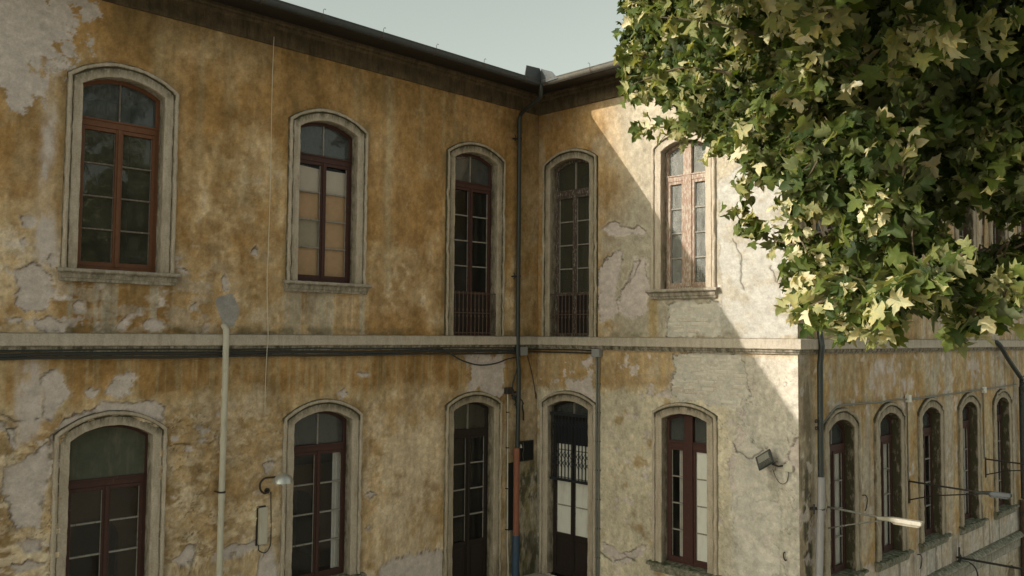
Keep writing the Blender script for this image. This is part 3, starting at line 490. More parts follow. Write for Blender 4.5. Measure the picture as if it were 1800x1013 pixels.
M_REFLECTOR = mat_simple('lamp_reflector', (.65,.65,.62), .25, .7, .1, 9, 0)
M_MOSS = mat_simple('moss', (.05,.065,.022), .95, 0, .5, 30, .8)
M_GROUND = mat_simple('courtyard_gravel', (.36,.33,.28), .95, 0, .35, 3, .6)  # unseen ground, made paler to bounce light onto the walls
M_ROOF = mat_simple('old_roof_tiles', (.24,.12,.075), .9, 0, .35, 4, .5)
M_BARK = mat_simple('plane_bark', (.06,.048,.032), .9, 0, .5, 7, .8, dirt=(.10,.085,.06))
M_TWIG = mat_simple('twig_bark', (.10,.075,.045), .85, 0, .3, 20, .3)
M_LEAF = mat_leaf('leaf_single', False)
M_LEAFC = mat_leaf('leaf_crown', True)
M_BRICK = mat_brick()

# ------------------------------------------------------------------ ground
g = MB(); g.f.append([g.pt(-150,-150,GROUND), g.pt(150,-150,GROUND), g.pt(150,150,GROUND), g.pt(-150,150,GROUND)])
struct(g.build('ground', M_GROUND))
g = MB(); g.box(-3.2, -.02, -2.4, -.02, GROUND, .42)
struct(g.build('landing', M_STRING))

# ------------------------------------------------------------------ the building: openings
class Win: pass
WINS = []
def W(wall, sc, w, z0, spring, rise, zt, **kw):
    o = Win(); o.wall = wall; o.s = sc; o.hw = w/2; o.z0 = z0; o.sp = spring; o.zt = zt
    o.R = (o.hw**2+rise**2)/(2*rise); o.zc = spring+rise-o.R
    o.kind = 'casement'; o.wood = 'red'; o.rows = 4; o.door = False; o.glass = M_GLASS; o.fan = M_DIRTY; o.putty = M_PUTTY
    o.__dict__.update(kw); WINS.append(o); return o
W('A', -8.475, 1.13, 6.09, 8.63, .17, 8.21, id='A1u', wood='orange', glass=M_DUSTY, fan=M_DIRTY, putty=M_PUTTYD)
W('A', -5.11, 1.13, 6.09, 8.625, .165, 8.23, id='A2u', wood='red', glass=M_CLEAR, boards=[[M_CARD,M_PLY,M_PLYG,M_PLY],[M_CARD,M_PLY,M_PLY,M_PLY]])
W('A', -1.77, 1.12, 5.22, 8.615, .16, 8.21, id='A3u', wood='red', door=True, rail=6.04)
W('A', -8.495, 1.11, 1.20, 3.775, .18, 3.23, id='A1l', wood='red', blind=True)
W('A', -5.115, 1.11, 1.20, 3.785, .175, 3.41, id='A2l', wood='red', curtain=True)
W('A', -1.765, 1.05, .46, 3.81, .14, 3.43, id='A3l', wood='deep', door=True, panel=1.24, fan=M_DUSTY)
W('B', -.88, 1.05, 5.22, 8.65, .15, 8.20, id='B1u', wood='brown', door=True, rail=6.07, glass=M_DUSTY, fan=M_DUSTY)
W('B', -3.585, .95, 6.09, 8.62, .15, 8.18, id='B2u', wood='pink', kind='mullion', glass=M_HAZY, fan=M_HAZY)
W('B', -.86, 1.07, .46, 3.80, .14, 3.66, id='B1l', wood='deep', door=True, grille=True, panel=1.22, fan=M_DIRTY)
W('B', -3.595, .95, 1.20, 3.76, .11, 3.37, id='B2l', wood='red', kind='mullion', white=0)
CX = [1.49, 3.54, 5.60, 7.88, 10.20, 12.45]
for k, x in enumerate(CX):
    W('C', x, .98, 1.20, 3.67, .17, 3.40, id='C%dl' % (k+1), wood='red', curt=[1,1,0,1,1,1][k], glass=M_GLASS)
for k, x in enumerate(CX):
    W('C', x, .98, 6.09, 8.62, .16, 8.20, id='C%du' % (k+1), wood='red', glass=M_DUSTY)
def arc_z(o, s, e):
    return o.zc+math.sqrt(max((o.R+e)**2-(s-o.s)**2, 0))
def in_open(o, s, z, e):
    h = o.hw+e
    with np.errstate(invalid='ignore'):
        top = o.zc+np.sqrt(np.maximum((o.R+e)**2-(s-o.s)**2, 0))
    return (np.abs(s-o.s) < h) & (z > o.z0-(0.0 if o.door else .0)) & (z < top)

# ------------------------------------------------------------------ walls
building = thing('courtyard_building', 'old two-storey ochre building with peeling plaster around a courtyard corner', 'building', (0, 0, GROUND))
C = lambda *a: np.array(a)[None, None, :]
def lerp(a, b, t): return a*(1-t[..., None])+b*t[..., None]
OCH_D, OCHRE, FADED, BEIGE = C(.265,.150,.054), C(.42,.246,.096), C(.515,.355,.188), C(.66,.53,.378)
LILAC, CREAM, WHITEP, CEM = C(.60,.515,.475), C(.39,.355,.29), C(.465,.44,.40), C(.33,.31,.295)
ALGAE, GREYB = C(.11,.105,.075), C(.34,.285,.21)

def patches(wall, s, z, col, dep):
    sv = s[:, 0]; zv = z[0]
    for i, (k, dp, wp, poly) in enumerate(PATCH[wall]):
        P = np.array(poly); m = .35
        i0, i1 = np.searchsorted(sv, [P[:,0].min()-m, P[:,0].max()+m]); j0, j1 = np.searchsorted(zv, [P[:,1].min()-m, P[:,1].max()+m])
        if i1-i0 < 3 or j1-j0 < 3: continue
        sel = (slice(i0, i1), slice(j0, j1))
        S = s[sel]; Z = z[sel]
        w1 = fbm(S*5+i, Z*5, 4, i)-.5; w2 = fbm(S*5, Z*5+i, 4, i+3)-.5; w3 = fbm(S*20, Z*20, 3, i+5, .7)-.5
        sd = sdist(poly, S+w1*wp*2.6, Z+w2*wp*2.6)+w3*.045
        if k == 'l': sd = sd+(fbm(S*4.5, Z*4.5, 7, i+2, .68)-.47)*(1.3 if i == 0 else .5)
        if k in 'db': sd = sd+(fbm(S*12, Z*16, 4, i+6, .65)-.5)*.08
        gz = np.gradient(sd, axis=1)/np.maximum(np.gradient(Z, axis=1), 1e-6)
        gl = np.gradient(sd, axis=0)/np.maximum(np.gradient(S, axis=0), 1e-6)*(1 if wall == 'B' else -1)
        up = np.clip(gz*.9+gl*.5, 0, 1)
        soft = .07 if k == 's' else (.03 if k == 'w' else .006)
        mk = 1-sst(-soft, soft, sd)
        if k == 's': mk = mk*(.25+.75*sst(.35, .6, fbm(S*7, Z*2.5, 4, i, .65)))
        if k == 'w': mk = mk*(.35+.65*sst(.35, .6, fbm(S*3, Z*4, 5, i, .65)))
        base = {'l': LILAC, 'd': LILAC, 's': LILAC*1.0, 'c': CEM, 'w': WHITEP if i < 6 else C(.62,.57,.51), 'b': C(.56,.515,.455)}[k][0]  # same white plaster; lower copy paler to offset the shade there
        v = (.70+.60*fbm(S*8, Z*11, 5, 7, .7))[..., None]
        cc = base*v
        rim = np.exp(-((sd-.016)/.016)**2)*(k in 'dlb')*(.15+.7*fbm(S*8, Z*8, 2, 9))
        cur = col[sel]
        cur = cur*(1-mk[..., None])+cc*mk[..., None]
        cur = cur*(1-.65*rim[..., None])+np.array([.66,.58,.48])*.65*rim[..., None]
        crk = np.exp(-((sd+.004)/.013)**2)*(k in 'dbwl')*np.clip(sst(.50, .62, fbm(S*4, Z*4, 4, i+8, .6))*.6+up*.8*sst(.36, .5, fbm(S*6, Z*6, 3, i+4)), 0, 1)*(.5 if k in 'lw' else 1)  # cracks, plus shade of lifted top edges painted dark
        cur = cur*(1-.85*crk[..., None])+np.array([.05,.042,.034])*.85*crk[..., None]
        col[sel] = cur
        rough = (fbm(S*16, Z*22, 4, 4, .6)-.5)*.012*(k in 'dlbw')
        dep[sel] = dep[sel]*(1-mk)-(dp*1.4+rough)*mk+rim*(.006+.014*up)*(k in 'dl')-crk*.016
    for line in CRACK.get(wall, ()):
        P = np.array(line)
        sel = (s > P[:,0].min()-.1) & (s < P[:,0].max()+.1) & (z > P[:,1].min()-.1) & (z < P[:,1].max()+.1)
        S = s[sel]; Z = z[sel]
        dd = sdist(line, S+(fbm(S*9, Z*9, 3, 2)-.5)*.10, Z+(fbm(S*9, Z*9, 3, 6)-.5)*.10, False)
        mk = np.exp(-(dd/.014)**2)*sst(.2, .42, fbm(S*5, Z*5, 2, 8))
        col[sel] = col[sel]*(1-.8*mk[:, None])+np.array([.05,.042,.034])*.8*mk[:, None]
        dep[sel] -= mk*.014+np.exp(-(dd/.05)**2)*0
CRACK = {'B': [[(-2.62,6.65),(-2.40,6.30),(-2.25,6.05),(-2.12,5.90)], [(-5.55,3.62),(-5.60,3.42),(-5.50,3.2)], [(-1.70,1.10),(-2.0,.98),(-2.3,1.12),(-2.55,1.10)],
               [(-4.60,6.9),(-4.75,6.6),(-4.70,6.2),(-4.85,5.9)], [(-5.3,6.4),(-5.42,6.0),(-5.40,5.6)], [(-4.5,3.6),(-4.62,3.3),(-4.95,3.22),(-5.1,3.4)]],
         'A': [[(-9.9,4.2),(-9.7,4.05),(-9.45,4.1)], [(-7.6,3.62),(-7.3,3.58),(-7.0,3.63)]]}

def weather(col, s, z, seed, amp=1.0):
    big = fbm(s*1.3, z*.8, 6, seed, .7); fine = fbm(s*13, z*10, 5, seed+2, .8); ver = fbm(s*6, z*.45, 5, seed+4, .65)
    f = (1+(big-.5)*1.0*amp)*(1+(fine-.5)*.95)*(1+(ver-.5)*.55*amp)
    col = col*np.clip(f, .45, 1.5)[..., None]
    lum = col.mean(-1, keepdims=True); w = np.clip((big-.45)*.7, 0, .2)[..., None]
    return col*(1-w)+lum*np.array([1.16,1.0,.78])*w
def streaks(s, z, freq, seed, lo, hi, stretch=.22):
    return sst(lo, hi, fbm(s*freq, z*stretch*freq*.25, 4, seed, .6))

def paint_A(s, z):
    n1 = fbm(s*.9, z*.9, 5, 1); n2 = fbm(s*3.2, z*2.6, 6, 2, .72); n3 = fbm(s*11, z*9, 4, 3, .7)
    F = .18*band(z, 8.2, 11, .5)+.42*band(z, 6.6, 8.2, .5)+.58*band(z, 5.2, 6.6, .4)+.12*band(z, 4.35, 5.2, .15)+.80*band(z, -3, 4.35, .2)
    F = F+(n1-.5)*.9+(n2-.5)*1.3-.10*sst(-6, -2, s)*(z > 5.2)
    col = lerp(np.broadcast_to(OCHRE, s.shape+(3,)).copy(), FADED, sst(.15, .6, F))
    col = lerp(col, BEIGE, sst(.55, 1.0, F+(n3-.5)*.3)*.85)
    col = lerp(col, OCH_D, sst(.50, .70, fbm(s*2.4, z*3.4, 5, 6, .6)-.12*sst(.4,.9,F))*(.55))
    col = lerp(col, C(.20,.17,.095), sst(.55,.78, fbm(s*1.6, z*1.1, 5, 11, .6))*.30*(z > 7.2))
    top = sst(6.4, 9.9, z)
    col = lerp(col, C(.44,.32,.165), streaks(s, z, 5.5, 4, .56, .70)*.35*top)
    for c0, wd, a, zb in ((-7.98,.10,.5,8.2),(-7.35,.06,.5,7.6),(-3.86,.09,.75,6.2),(-3.1,.05,.4,8.3),(-2.6,.04,.45,8.6),(-2.3,.05,.3,8.8),(-4.6,.05,.3,8.9),(-6.9,.07,.35,8.5)):
        wob = (fbm(s*0+c0, z*1.5, 2, 5)-.5)*.06
        col = lerp(col, C(.46,.36,.215), np.exp(-((s-c0+wob)/wd)**2)*sst(zb-.5, zb+.5, z)*(a*(.5+n3*.7)))
    dr = band(z, 4.1, 4.95, .12)*streaks(s, z, 22, 8, .46, .62, .1)
    col = lerp(col, C(.45,.35,.20), dr*.55)
    for c0, hwid in ((-8.475,.78),(-5.11,.78)):
        u = band(s, c0-hwid, c0+hwid, .03)*band(z, 5.2, 5.92, .04)
        col = lerp(col, C(.44,.385,.30), u*streaks(s, z, 9, int(-c0), .47, .60, .1)*.8)
        col = lerp(col, OCH_D*1.1, u*(1-streaks(s, z, 9, int(-c0), .42, .55, .1))*.5)
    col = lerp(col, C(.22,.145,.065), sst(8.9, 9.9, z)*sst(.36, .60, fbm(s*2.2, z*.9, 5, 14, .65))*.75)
    for o in WINS:
        if o.wall == 'A':
            hh = o.hw+.2
            nr = np.exp(-(np.maximum(np.abs(s-o.s)-hh, 0)/.10)**2)*band(z, o.z0-.1, o.sp+.3, .2)
            col = lerp(col, C(.23,.15,.07), nr*sst(.40, .60, fbm(s*5, z*1.2, 4, 3, .65))*.55)
    # grime above the string course and green film by the corner
    col = lerp(col, C(.17,.14,.075), band(z, 5.15, 5.34, .05)*sst(.40, .62, fbm(s*4, z*6, 4, 12))*.65)
    col = lerp(col, C(.24,.165,.07), sst(-.75, -.5, s)*.35*(z > 3))
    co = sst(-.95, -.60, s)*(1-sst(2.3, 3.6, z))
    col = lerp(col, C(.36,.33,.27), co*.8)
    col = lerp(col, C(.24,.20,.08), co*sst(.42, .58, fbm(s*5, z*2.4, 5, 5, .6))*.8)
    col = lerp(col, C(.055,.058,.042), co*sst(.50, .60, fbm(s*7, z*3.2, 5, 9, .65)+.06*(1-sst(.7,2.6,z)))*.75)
    dep = (n1-.5)*.012
    wr = sst(4.5, 4.0, z) if False else 1-sst(3.9, 4.4, z)
    lf = np.clip(1-sst(-7.4, -6.2, s)*.45-sst(-5.5,-3,s)*.35, .2, 1)
    fl = fbm(s*2.6, z*7.5, 4, 7, .55)
    fl = fbm(s*2.4, z*6.5, 6, 7, .62); fl2 = fbm(s*3.1+40, z*8.5, 6, 10, .62)
    dep = dep+wr*lf*((fl-.5)*.04+.016*sst(.49, .505, fl)+.014*sst(.55, .565, fl2)+.008*sst(.44,.45,fl2))
    edge = sst(.495, .505, fl)*(1-sst(.52, .56, fl))*wr*lf
    low = (1-sst(.44, .49, fl))*wr*lf
    col = lerp(col, C(.27,.16,.05), low*.75*sst(.4, .55, n2)); col = lerp(col, C(.60,.53,.43), edge*.4*sst(.3,.6,n3))
    for fq, lv in ((fl, .493), (fl2, .553), (fbm(s*5+70, z*12, 5, 3, .6), .56)):
        ln = np.exp(-((fq-lv)/.0045)**2)*wr*lf*sst(.45, .58, fbm(s*3.3, z*3.3, 3, 12))
        col = lerp(col, C(.085,.062,.036), ln*.7); dep = dep-ln*.010
    lo2 = band(z, 5.2, 6.5, .3)*sst(-6.5, -8, s) if False else band(z, 5.2, 6.4, .3)*(1-sst(-7.4, -6.4, s))
    lz = fbm(s*3, z*6, 6, 9, .62)
    dep = dep+lo2*((lz-.5)*.03+.014*sst(.52,.535,lz))
    col = lerp(col, C(.50,.43,.35), lo2*sst(.53,.56,lz)*.5)
    ch = sst(.70, .725, fbm(s*4.5, z*6, 4, 13, .55))*(wr*lf+lo2*.8+.15*band(z,5.2,9,.2)*(s<-6))
    ch = np.clip(ch, 0, 1); ch = np.where(ch > .3, ch, 0)
    col = lerp(col, LILAC, ch*.9); dep = dep-ch*.010
    return col, dep

def paint_B(s, z):
    n1 = fbm(s*.9+5, z*.9, 4, 2); n2 = fbm(s*3.2, z*2.6, 6, 3, .72); n3 = fbm(s*11, z*9, 4, 5, .7)
    r = -s
    col = np.broadcast_to(OCHRE, s.shape+(3,)).copy()
    col = lerp(col, FADED*1.08, sst(.2, .75, .15+r*.22+(n2-.5)*1.1))
    up = sst(5.1, 5.3, z)
    cr = sst(1.55, 2.5, r+(n1-.5)*.8)*up
    col = lerp(col, CREAM, cr*.85)
    col = lerp(col, C(.47,.415,.33), sst(1.5, 1.8, r)*band(z, 5.2, 7.3, .5)*sst(.35, .6, n2+.1)*(1-sst(4.3,4.6,r))*.85)
    col = lerp(col, C(.44,.31,.14), band(r, 2.82, 3.02, .05)*band(z, 5.2, 6.0, .1)*.8)
    lo = 1-sst(4.85, 5.0, z)
    pale = C(.64,.56,.425)
    t = sst(4.45, 4.05, z) if False else 1-sst(4.0, 4.5, z+(n2-.5)*.7)
    col = lerp(col, pale, lo*sst(.25, .7, t*.9+(r-1.6)*.06+(n2-.5)*.6))
    col = lerp(col, FADED*.88, lo*band(z, 4.25, 4.9, .12)*band(r, 0, 3.1, .12)*.75)
    col = lerp(col, C(.46,.37,.23), lo*band(z, 4.15, 4.95, .1)*streaks(s, z, 20, 6, .48, .62, .1)*.6)
    col = lerp(col, C(.55,.505,.45), lo*sst(4.2, 4.7, r+(n1-.5)*.6)*.9)
    col = lerp(col, C(.40,.25,.09), lo*sst(.62, .75, fbm(s*2.2, z*2.6, 5, 8, .6))*.7*(r < 4.2))
    col = lerp(col, C(.47,.42,.35), sst(.55,.75, fbm(s*2.8, z*1.6, 5, 12, .6))*.4*(1-cr))
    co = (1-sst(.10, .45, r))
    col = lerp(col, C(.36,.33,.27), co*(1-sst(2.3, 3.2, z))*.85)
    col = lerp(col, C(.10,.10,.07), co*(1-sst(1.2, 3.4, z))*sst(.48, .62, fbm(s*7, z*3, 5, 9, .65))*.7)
    col = lerp(col, C(.18,.16,.09), band(z, 5.15, 5.3, .04)*sst(.42, .62, fbm(s*4, z*6, 4, 12))*.45)
    dep = (n1-.5)*.010+lo*(fbm(s*3, z*5, 4, 8)-.5)*.022+sst(4.2,4.5,r)*up*(1-sst(8.2,8.6,z))*(fbm(s*4, z*5, 5, 3)-.5)*.03
    ch = sst(.71, .73, fbm(s*4.5, z*5.5, 4, 14, .55))*(lo+up*band(z, 5.2, 7, .3)*sst(1.5,1.8,r)*.9)
    col = lerp(col, LILAC*1.05, ch*.85); dep = dep-ch*.009
    fl = fbm(s*2.2, z*2.6, 5, 10, .55)
    fq = fbm(s*3.6+9, z*3.0, 5, 4, .55)
    edge = np.clip(np.exp(-((fl-.5)/.005)**2)+.8*np.exp(-((fq-.5)/.006)**2), 0, 1)*(lo*sst(3.6,4.3,r)+sst(4.2,4.5,r)*up+.5*lo*band(r,1.6,3,.1)*(z<2.6))
    col = lerp(col, C(.12,.10,.08), edge*.75*sst(.46, .56, fbm(s*3, z*3, 3, 5)))
    dep = dep-edge*.008+.010*sst(.5,.505,fl)*(lo*sst(3.6,4.3,r)+sst(4.2,4.5,r)*up)
    return col, dep

def paint_C(s, z):
    n1 = fbm(s*.9, z*.9+8, 4, 4); n2 = fbm(s*3.2, z*2.0, 6, 5, .72); n3 = fbm(s*11, z*9, 4, 6, .7)
    col = np.broadcast_to(C(.44,.278,.122), s.shape+(3,)).copy()
    col = lerp(col, C(.50,.39,.24), sst(.35, .65, n2))
    col = lerp(col, C(.48,.43,.365), streaks(s, z, 3.2, 3, .50, .66, .5)*.75)
    col = lerp(col, C(.27,.18,.085), streaks(s, z, 6, 9, .55, .72, .3)*.5)
    q = 1-sst(.36, .5, s)
    col = lerp(col, C(.40,.325,.23), q*.9)
    col = lerp(col, C(.15,.12,.075), q*sst(.44, .62, fbm(s*6, z*1.2, 5, 7, .6))*.7)
    col = lerp(col, C(.05,.055,.04), q*band(s, .12, .5, .06)*band(z, .2, 3.2, .4)*sst(.42, .56, fbm(s*9, z*4, 5, 8, .65))*.85)
    dn = 1-sst(.95, 1.15, z)
    col = lerp(col, C(.54,.485,.43), dn*(.6+.4*sst(.4,.6,n2)))
    col = lerp(col, C(.14,.12,.09), dn*streaks(s, z, 7, 2, .56, .68, .15)*.6)
    col = lerp(col, C(.40,.33,.22), sst(-.2, .2, -z)*.6)
    dep = (n1-.5)*.010+(fbm(s*4, z*3, 4, 3)-.5)*.016
    ch = sst(.68, .71, fbm(s*4, z*4, 4, 15, .55))
    col = lerp(col, LILAC, ch*.7); dep = dep-ch*.008
    return col, dep

def wall_mesh(wall, sv, zv, paint, sign):
    s, z = np.meshgrid(sv, zv, indexing='ij')
    col, dep = paint(s, z)
    col = weather(col, s, z, {'A': 1, 'B': 5, 'C': 9}[wall], {'A': 1.0, 'B': .7, 'C': .6}[wall])
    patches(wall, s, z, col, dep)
    if wall == 'B': dep = dep*sst(-5.75, -5.71, s)
    if wall == 'C': dep = dep*sst(0, .04, s)
    ns, nz = s.shape
    sc = (s[:-1,:-1]+s[1:,1:])/2; zc = (z[:-1,:-1]+z[1:,1:])/2
    keep = np.ones(sc.shape, bool)
    for o in WINS:
        if o.wall == wall: keep &= ~in_open(o, sc, zc, .10)
    if wall == 'C':
        keep &= ~((np.abs(sc-10.55) < .30) & (zc > -1.2) & (zc < -.50+np.sqrt(np.maximum(.09-(sc-10.55)**2, 0))))
    idx = np.arange(ns*nz).reshape(ns, nz)
    a, b, c_, d_ = idx[:-1,:-1], idx[1:,:-1], idx[1:,1:], idx[:-1,1:]
    q = np.stack([a, b, c_, d_] if sign > 0 else [a, d_, c_, b], -1)[keep]
    if wall == 'A': co = np.stack([s, -dep, z], -1)
    elif wall == 'B': co = np.stack([-dep, s, z], -1)
    else: co = np.stack([s, LY-dep, z], -1)
    co = co.reshape(-1, 3)
    used = np.unique(q); rem = np.full(ns*nz, -1); rem[used] = np.arange(len(used))
    q = rem[q]; co = co[used]; cl = np.concatenate([np.clip(col, .01, .8).reshape(-1, 3), np.ones((ns*nz, 1))], 1)[used]
    me = bpy.data.meshes.new('wall')
    me.vertices.add(len(co)); me.vertices.foreach_set('co', co.ravel().astype(np.float32))
    me.loops.add(q.size); me.loops.foreach_set('vertex_index', q.ravel().astype(np.int32))
    me.polygons.add(len(q)); me.polygons.foreach_set('loop_start', np.arange(0, q.size, 4, dtype=np.int32))
    me.polygons.foreach_set('use_smooth', np.ones(len(q), bool))
    me.update(calc_edges=True)
    at = me.attributes.new('Col', 'FLOAT_COLOR', 'POINT'); at.data.foreach_set('color', cl.ravel().astype(np.float32))
    me.materials.append(M_PLASTER)
    return me
ar = np.arange
wallA = link('wall', wall_mesh('A', np.concatenate([ar(-27.0,-10.4,.4), ar(-10.4,.05,.0185)]), np.concatenate([ar(GROUND-.1,.3,.15), ar(.3,1.9,.05), ar(1.9,10.4,.0185)]), paint_A, 1), building, 'shaded ochre wall on the left of the corner')
wallB = link('wall', wall_mesh('B', np.concatenate([ar(-5.75,.05,.017), [.05]]), np.concatenate([ar(GROUND-.1,.3,.15), ar(.3,10.4,.017)]), paint_B, -1), building, 'pale wall right of the corner, half in sunlight')
wallC = link('wall', wall_mesh('C', np.concatenate([ar(0,12.6,.028), ar(12.6,14.2,.2)]), np.concatenate([ar(GROUND-.1,-1.0,.15), ar(-1.0,6.2,.025), ar(6.2,10.4,.05)]), paint_C, 1), building, 'brown shaded wall receding on the right')

# bricks laid bare where the plaster has fallen
def brick_mesh(k):
    r = random.Random(k); b = MB()
    L, H = (.225, .052) if k < 5 else (.10, .052)
    b.box(-.012, .022, -L/2, L/2, -H/2, H/2, .004)
    me = bpy.data.meshes.new('brick'); me.from_pydata(b.v, [], b.f)
    bm = bmesh.new(); bm.from_mesh(me); bmesh.ops.recalc_face_normals(bm, faces=bm.faces)
    bmesh.ops.bevel(bm, geom=list(bm.edges), offset=.006, segments=1, affect='EDGES'); bm.to_mesh(me); bm.free()
    me.materials.append(M_BRICK); return me
BR = [brick_mesh(k) for k in range(7)]
for k, dp, wp, poly in PATCH['B']:
    if k != 'b': continue
    P = np.array(poly); z = P[:,1].min()+.04; row = 0
    while z < P[:,1].max():
        s = P[:,0].min()+(.13 if row % 2 else .02)
        while s < P[:,0].max():
            L = .25 if rng.random() < .75 else .125
            e = np.array([[s-L*.42, s+L*.42, s-L*.42, s+L*.42], [z-.03, z-.03, z+.03, z+.03]])
            if (sdist(poly, e[0], e[1]) < -.005).all() and rng.random() < .62:
                o = link('brick', BR[rng.randrange(5) if L > .2 else rng.randrange(5, 7)], None)
                o.location = (.024+rng.uniform(-.005, .006), s+rng.uniform(-.012,.012), z+rng.uniform(-.006,.006)); o.rotation_euler = (rng.uniform(-.02, .02), rng.uniform(-.04, .04), rng.uniform(-.03, .03))
                adopt(o, wallB)
            s += L
        z += .064; row += 1

# ------------------------------------------------------------------ cornice, string course, roof
def plan(prof, name, mat, x0=-27.0, x1=14.2, jit=.0, step=.12, walls='ABC', parent=building, smooth=False, label=None, closed=False, grime=None):
    """a profile [(out, z)] run along the walls with mitred corners"""
    st = []
    def run(f, a, b):
        n = max(2, int(abs(b-a)/step)); return [(f, a+(b-a)*i/n) for i in range(n+1)]
    rows = []
    r2 = random.Random(7)
    def add(fn):
        row = []
        for i, (d, z) in enumerate(prof):
            row.append(fn(d+r2.uniform(-jit, jit), z+r2.uniform(-jit, jit))+((grime[i] if grime else 0),))
        rows.append(row)
    if 'A' in walls:
        n = max(2, int(abs(x0)/step))
        for i in range(n): t = i/n; add(lambda d, z: (x0+(-d-x0)*t, -d, z))
    n = max(2, int(6/step))
    if 'B' in walls:
        for i in range(n): t = i/n; add(lambda d, z: (-d, -d+(LY)*t, z))
    if 'C' in walls:
        n = max(2, int(x1/step))
        for i in range(n+1): t = i/n; add(lambda d, z: (-d+(x1+d)*t, LY-d, z))
    m = MB(); m.loft(rows, closed)
    return m.build(name, mat, parent, smooth, label, grime=True)
plan([(-.03,5.225),(.085,5.215),(.105,5.205),(.108,5.06),(.10,5.045),(.07,5.04),(.066,5.005),(.045,4.985),(.04,4.965),(-.03,4.96)], 'string_course', M_STRING, jit=.0022, step=.10, grime=[.9,.7,.25,.1,.5,1,1,1,.8,.8])
plan([(-.03,9.835),(.035,9.835),(.045,9.845),(.045,10.10),(.07,10.115),(.085,10.14),(.085,10.17),(.11,10.19),(.11,10.24),(-.03,10.26)], 'frieze', M_FRIEZE, jit=.002, step=.12)
plan([(0,10.30),(.10,10.235),(.86,10.075),(.90,10.085),(.90,10.16),(0,10.36)], 'soffit', M_WOOD['soffit'], step=2)
# half round gutters, one run to a wall
def gutter(walls, mat, label):
    pr = []
    for i in range(9):
        a = math.pi*i/8; pr.append((.885-.075*math.cos(a), 10.175-.085*math.sin(a)))
    pr = pr+[(.965,10.19),(.972,10.185),(.966,10.172)]
    pr2 = pr+[(d-(.005 if i > 4 else -.005), z+.004) for i, (d, z) in list(enumerate(pr))[::-1]]
    m = MB()
    def rowsfor(f, n): return [[f(t/n, d, z) for d, z in pr2] for t in range(n+1)]
    if walls == 'A': m.loft(rowsfor(lambda t, d, z: (-27.0+(27.0-d)*t, -d, z), 12), True)
    if walls == 'B': m.loft(rowsfor(lambda t, d, z: (-d, -d-.004+(LY+.008)*t, z), 8), True)
    if walls == 'C': m.loft(rowsfor(lambda t, d, z: (-d+(14.2+d)*t, LY-d, z), 12), True)
    return m.build('gutter', mat, building, True, label)
gA = gutter('A', M_ZINC, 'dark half-round gutter along the left eave')
gB = gutter('B', M_ZINCW, 'pale zinc gutter catching the sun right of the corner')
gC = gutter('C', M_ZINC, 'gutter on the receding right wing')
def bracket(wall, s, parent):
    m = MB(wall)
    pts = [(s, .80, 10.20)]+[(s, .885-.081*math.cos(math.pi*i/8), 10.172-.092*math.sin(math.pi*i/8)) for i in range(9)]
    rows = [[(s-.014, d, z), (s+.014, d, z)] for _, d, z in pts]
    m.loft(rows)
    m.tube([(s, .96, 10.17), (s, .962, 10.24), (s+.01, .965, 10.262), (s+.026, .967, 10.27), (s+.04, .967, 10.258)], .005, 5)
    m.build('bracket', M_RUST, parent)
for k in range(11): bracket('A', -1.35-1.12*k+rng.uniform(-.06, .06), gA)
for k in range(5): bracket('B', -1.12-1.08*k+rng.uniform(-.05, .05), gB)
for k in range(8): bracket('C', .6+1.6*k, gC)
# corner flashing standing above the gutters
m = MB()
m.prism([(-1.42,10.13),(-1.36,10.40),(-.99,10.42),(-.96,10.36),(-.90,10.20),(-.90,10.10)], -.955, -.945)
m.build('corner_flashing', M_ZINC, gA)
m = MB(); m.prism([(-1.40,10.14),(-1.25,10.30),(-1.0,10.40),(-.97,10.42),(-.92,10.2),(-.92,10.12)], 0, .008)
m.v = [(-.958-v[1], v[0], v[2]) for v in m.v]
m.build('corner_flashing', M_ZINC, gB)
# roof slopes
m = MB(); pz = .24
def roofpoly(p):
    a = [m.pt(*q) for q in p]; b = [m.pt(q[0], q[1], q[2]+.08) for q in p]
    m.f.append(a[::-1]); m.f.append(b)
    for k in range(len(p)): m.f.append([a[k], a[(k+1)%len(p)], b[(k+1)%len(p)], b[k]])
e = .84; ze = 10.14
R1 = 5.0
roofpoly([(-27,-e,ze),(-e,-e,ze),(R1,R1,ze+pz*(R1+e)),(-27,R1,ze+pz*(R1+e))])
roofpoly([(-e,-e-.002,ze),(-e,LY-e,ze),(R1-.6,-.85,ze+pz*(R1-.6+e)),(R1,R1-.002,ze+pz*(R1+e))])
roofpoly([(-e,LY-e-.002,ze),(14.2,LY-e-.002,ze),(14.2,-.85,ze+pz*(R1-.1+e)),(R1-.6,-.852,ze+pz*(R1-.6+e))])
roofpoly([(-27,R1+.002,ze+pz*(R1+e)),(R1,R1+.002,ze+pz*(R1+e)),(R1+5,R1+5,ze),(-27,R1+5,ze)])
m.build('roof', M_ROOF, building)
# rear and end walls that close the volume
for a in ((-27,-26.8,.3,9.8), (-26.8,14.2,9.6,9.8), (14.0,14.2,-5.4,9.6)):
    MB().box(a[0], a[1], a[2], a[3], GROUND, 10.15).build('rear_wall', M_STONE, building)
